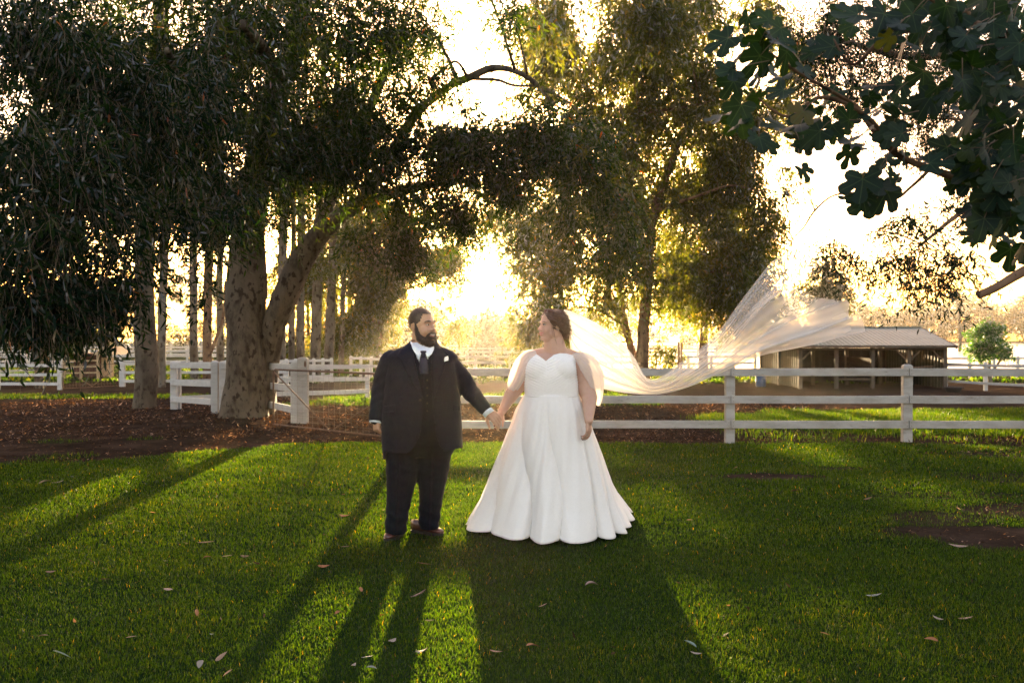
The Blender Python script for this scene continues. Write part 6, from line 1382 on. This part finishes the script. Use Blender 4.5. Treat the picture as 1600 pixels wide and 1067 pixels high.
    for i in range(nt_):
        t_ = i / (nt_ - 1); f_ = fT(t_); base = wa * (1 - f_) + hemc * f_
        drift = .55 * np.sin(2 * math.pi * s * 2 + 1.0) * (1 - t_) + .20 * np.sin(t_ * 4.1 + s * 9)
        q = np.abs(np.sin(math.pi * (ph + drift))) ** .6; q = q - .68
        fine = np.sin(2 * math.pi * (ph * 2.6 + 1.7 * t_)) * .12 * (1 - t_) ** .5
        A = (.016 + .11 * t_ ** 1.25) * min(1, t_ * 6 + .15)
        cen = base.mean(0); dr = base - cen; dr /= np.linalg.norm(dr, axis=1)[:, None]
        bb = base + dr * (A * amp * (q + fine))[:, None]
        bb = bb + dr * (.012 * np.sin(s * 2 * math.pi * 3 + t_ * 5) * t_)[:, None]
        z0 = zt * (1 - t_) ** 1.0; zz = zt * (1 - t_) + .030 * t_ + .022 * t_ ** 5 * (-(q + .1)) * amp
        G_[i] = np.stack([bb[:, 0], bb[:, 1], zz * np.ones(nS)], 1)
    mb = MB(); mb.loft(list(G_), cap=False); sk = mb.build('skirt', M['dress'], root); s_ = sk.modifiers.new('t', 'SOLIDIFY'); s_.thickness = .004; s_.offset = -1
    # waist seam
    # sleeves of sheer organza
    def pouch(name, path, maj, mnr, tilt, seed, n=30, m_=56):
        P = catmull(path, n); g = np.zeros((n, m_, 3)); T = np.gradient(P, axis=0); T /= np.linalg.norm(T, axis=1)[:, None]; rg2 = np.random.default_rng(seed); f1 = rg2.uniform(0, 6, 4)
        for i in range(n):
            t_ = i / (n - 1); a = np.interp(t_, np.linspace(0, 1, len(maj)), maj); b = np.interp(t_, np.linspace(0, 1, len(mnr)), mnr); x_ = np.cross(T[i], [0, 1, 0]); x_ /= np.linalg.norm(x_); y_ = np.cross(x_, T[i]); th = np.arange(m_) * 2 * math.pi / m_
            r = 1 + .07 * np.sin(th * 7 + f1[0] + t_ * 2) + .05 * np.sin(th * 11 + f1[1] - t_ * 3) + .03 * np.sin(th * 17 + f1[2])
            g[i] = P[i] + (np.cos(th) * a * r)[:, None] * x_ + (np.sin(th) * b * r)[:, None] * y_
        mb = MB(); mb.loft(list(g), cap=False); return mb.build(name, M['organza'], root)
    pouch('sleeve', [B(836, 551, .01), B(826, 556, .0), B(818, 568, -.005), B(811, 585, -.01), B(804, 601, -.02), B(800, 609, -.02)], [.025, .050, .068, .070, .056, .036], [.05, .09, .105, .10, .08, .06], 0, 1)
    pouch('sleeve', [B(893, 556, .0), B(905, 560, .0), B(916, 570, .0), B(925, 588, .0), B(930, 606, .0), B(934, 622, .01), B(935, 634, .01)], [.020, .055, .088, .092, .068, .036, .010], [.04, .09, .12, .115, .09, .05, .02], 0, 2)
    # rings and nails
    for tp, L_ in ((tipsR, 'r'), (tipsL, 'l')):
        mb = MB()
        for (e, pv, kn) in tp[:4]:
            d = (e - pv) / np.linalg.norm(e - pv); mb.ell(e + d * .004, (.0062, .0062, .0062), nu=8, nv=6)
        mb.build('painted_nails', M['nail'], root)
    mb = MB(); e, pv, kn = tipsR[2]; c = w2 * 0 + kn; mb.ell(c + np.array([0, -.004, .008]), (.0115, .0115, .004), nu=14, nv=6); mb.build('ring', M['silver'], root)
    # veil: two ruffled tulle layers sharing one flow
    def flow(u, v, lay):
        top = [(881, 484, .06), (893, 487, .10), (912, 495, .14), (940, 511, .18), (970, 534, .2), (992, 560, .2), (1010, 590, .2), (1035, 588, .2), (1068, 563, .2), (1100, 540, .2), (1128, 512, .2), (1152, 478, .2), (1180, 440, .2), (1204, 408, .2), (1222, 396, .2), (1246, 372, .2)]
        bot = [(889, 524, .12), (893, 555, .14), (900, 580, .16), (925, 600, .18), (955, 610, .2), (985, 615, .2), (1015, 617, .2), (1045, 614, .2), (1080, 604, .2), (1112, 590, .2), (1150, 573, .2), (1190, 556, .2), (1230, 546, .2), (1275, 536, .2), (1310, 526, .2), (1342, 517, .2)]
        return np.array(top, float), np.array(bot, float)
    T0, B0 = flow(0, 0, 0); nu, nv = 170, 240; Tn = catmull(T0, nu); Bn = catmull(B0, nu)
    for lay in range(3):
        u = np.linspace(0, 1, nu)[:, None]; v = np.linspace(0, 1, nv)[None, :]; r_ = np.random.default_rng(60 + lay)
        if lay == 0: v0, v1 = 0.0, 1.0
        elif lay == 1: v0, v1 = .40, 1.0
        else: v0, v1 = .0, .55
        vv = v0 + (v1 - v0) * v
        # folds bunch together in the dip and spread at the free end
        k1, k2 = (5, 13); p1, p2, p3 = r_.uniform(0, 6, 3)
        ww = vv + .038 * np.sin(2 * math.pi * (k1 * vv + .9 * u) + p1) + .016 * np.sin(2 * math.pi * (k2 * vv - 1.3 * u) + p2) * (1 - .4 * u)
        bunch = np.exp(-((u - .45) / .13) ** 2) * .35
        ww = ww + bunch * (ww - 0) * (1 - ww) * 1.2
        ww = np.clip(ww, v0 - .01, v1 + .01)
        Px = Tn[:, None, 0] * (1 - ww) + Bn[:, None, 0] * ww; Py = Tn[:, None, 1] * (1 - ww) + Bn[:, None, 1] * ww
        # the free end splits into an upper and a lower lobe
        notch = smooth01((u - .62) / .38) * np.exp(-((vv - .47) / .13) ** 2); Px = Px - notch * 60; Py = Py + notch * 6
        end = smooth01((u - .9) / .1); Px = Px + end * 12 * np.sin(vv * 11 + p3) + end * 4 * np.sin(vv * 29)
        yd = Tn[:, None, 2] * (1 - ww) + Bn[:, None, 2] * ww + (.10 * np.sin(math.pi * vv) - .05) * np.clip(u * 8, 0, 1)
        yd = yd + (.030 + .035 * u) * np.cos(2 * math.pi * (k1 * vv + .9 * u) + p1) * np.clip(u * 10, .2, 1) + .012 * np.cos(2 * math.pi * (k2 * vv - 1.3 * u) + p2) + lay * .03
        D_ = Y + yd; P = np.stack([(Px - 800) / F * D_ - X0, yd, EYE + (HOR - Py) / F * D_], -1)
        i = np.arange((nu - 1) * nv).reshape(nu - 1, nv)[:, :-1].ravel(); q = np.stack([i, i + 1, i + nv + 1, i + nv], 1)
        edge = np.exp(-np.minimum(v, 1 - v) * 120) * .25
        gather = .27 + .50 * np.exp(-u * 5) + .42 * np.exp(-((vv - .84) / .13) ** 2) * (1 - .35 * u) + .14 * (1 - v if lay == 2 else v) * 0 + .06 * vv + .07 * np.abs(np.sin(math.pi * (9 * vv + .7 * u + p3))) ** 4 + edge - .08 * u
        if lay == 1: gather = gather + .08
        if lay == 2: gather = gather * .7
        o = mesh_np('veil' if lay == 0 else 'veil_layer', P.reshape(-1, 3), q, M['tulle'], root, {'gather': np.clip(gather * (1 - .25 * smooth01((u - .55) / .45)) + 0 * u, .05, .92).ravel()}, smooth=True)
    return root
bride()
# ------------------------------------------------------------------ haze
def haze():
    m, t, out = nt('pale_haze'); pv = N(t, 'ShaderNodeVolumePrincipled')
    pv.inputs['Color'].default_value = (1.0, .93, .80, 1); pv.inputs['Density'].default_value = HAZE_D; pv.inputs['Anisotropy'].default_value = HAZE_G
    t.links.new(pv.outputs[0], out.inputs['Volume'])
    mb = MB(); mb.box((-950, -220, -3.0), (950, 470, 24.0)); o = mb.build('haze', m, smooth=False); tag(o, 'thin golden evening haze hanging over the paddocks', 'haze', kind='stuff')
HAZE_D, HAZE_G = .00013, .78
haze()
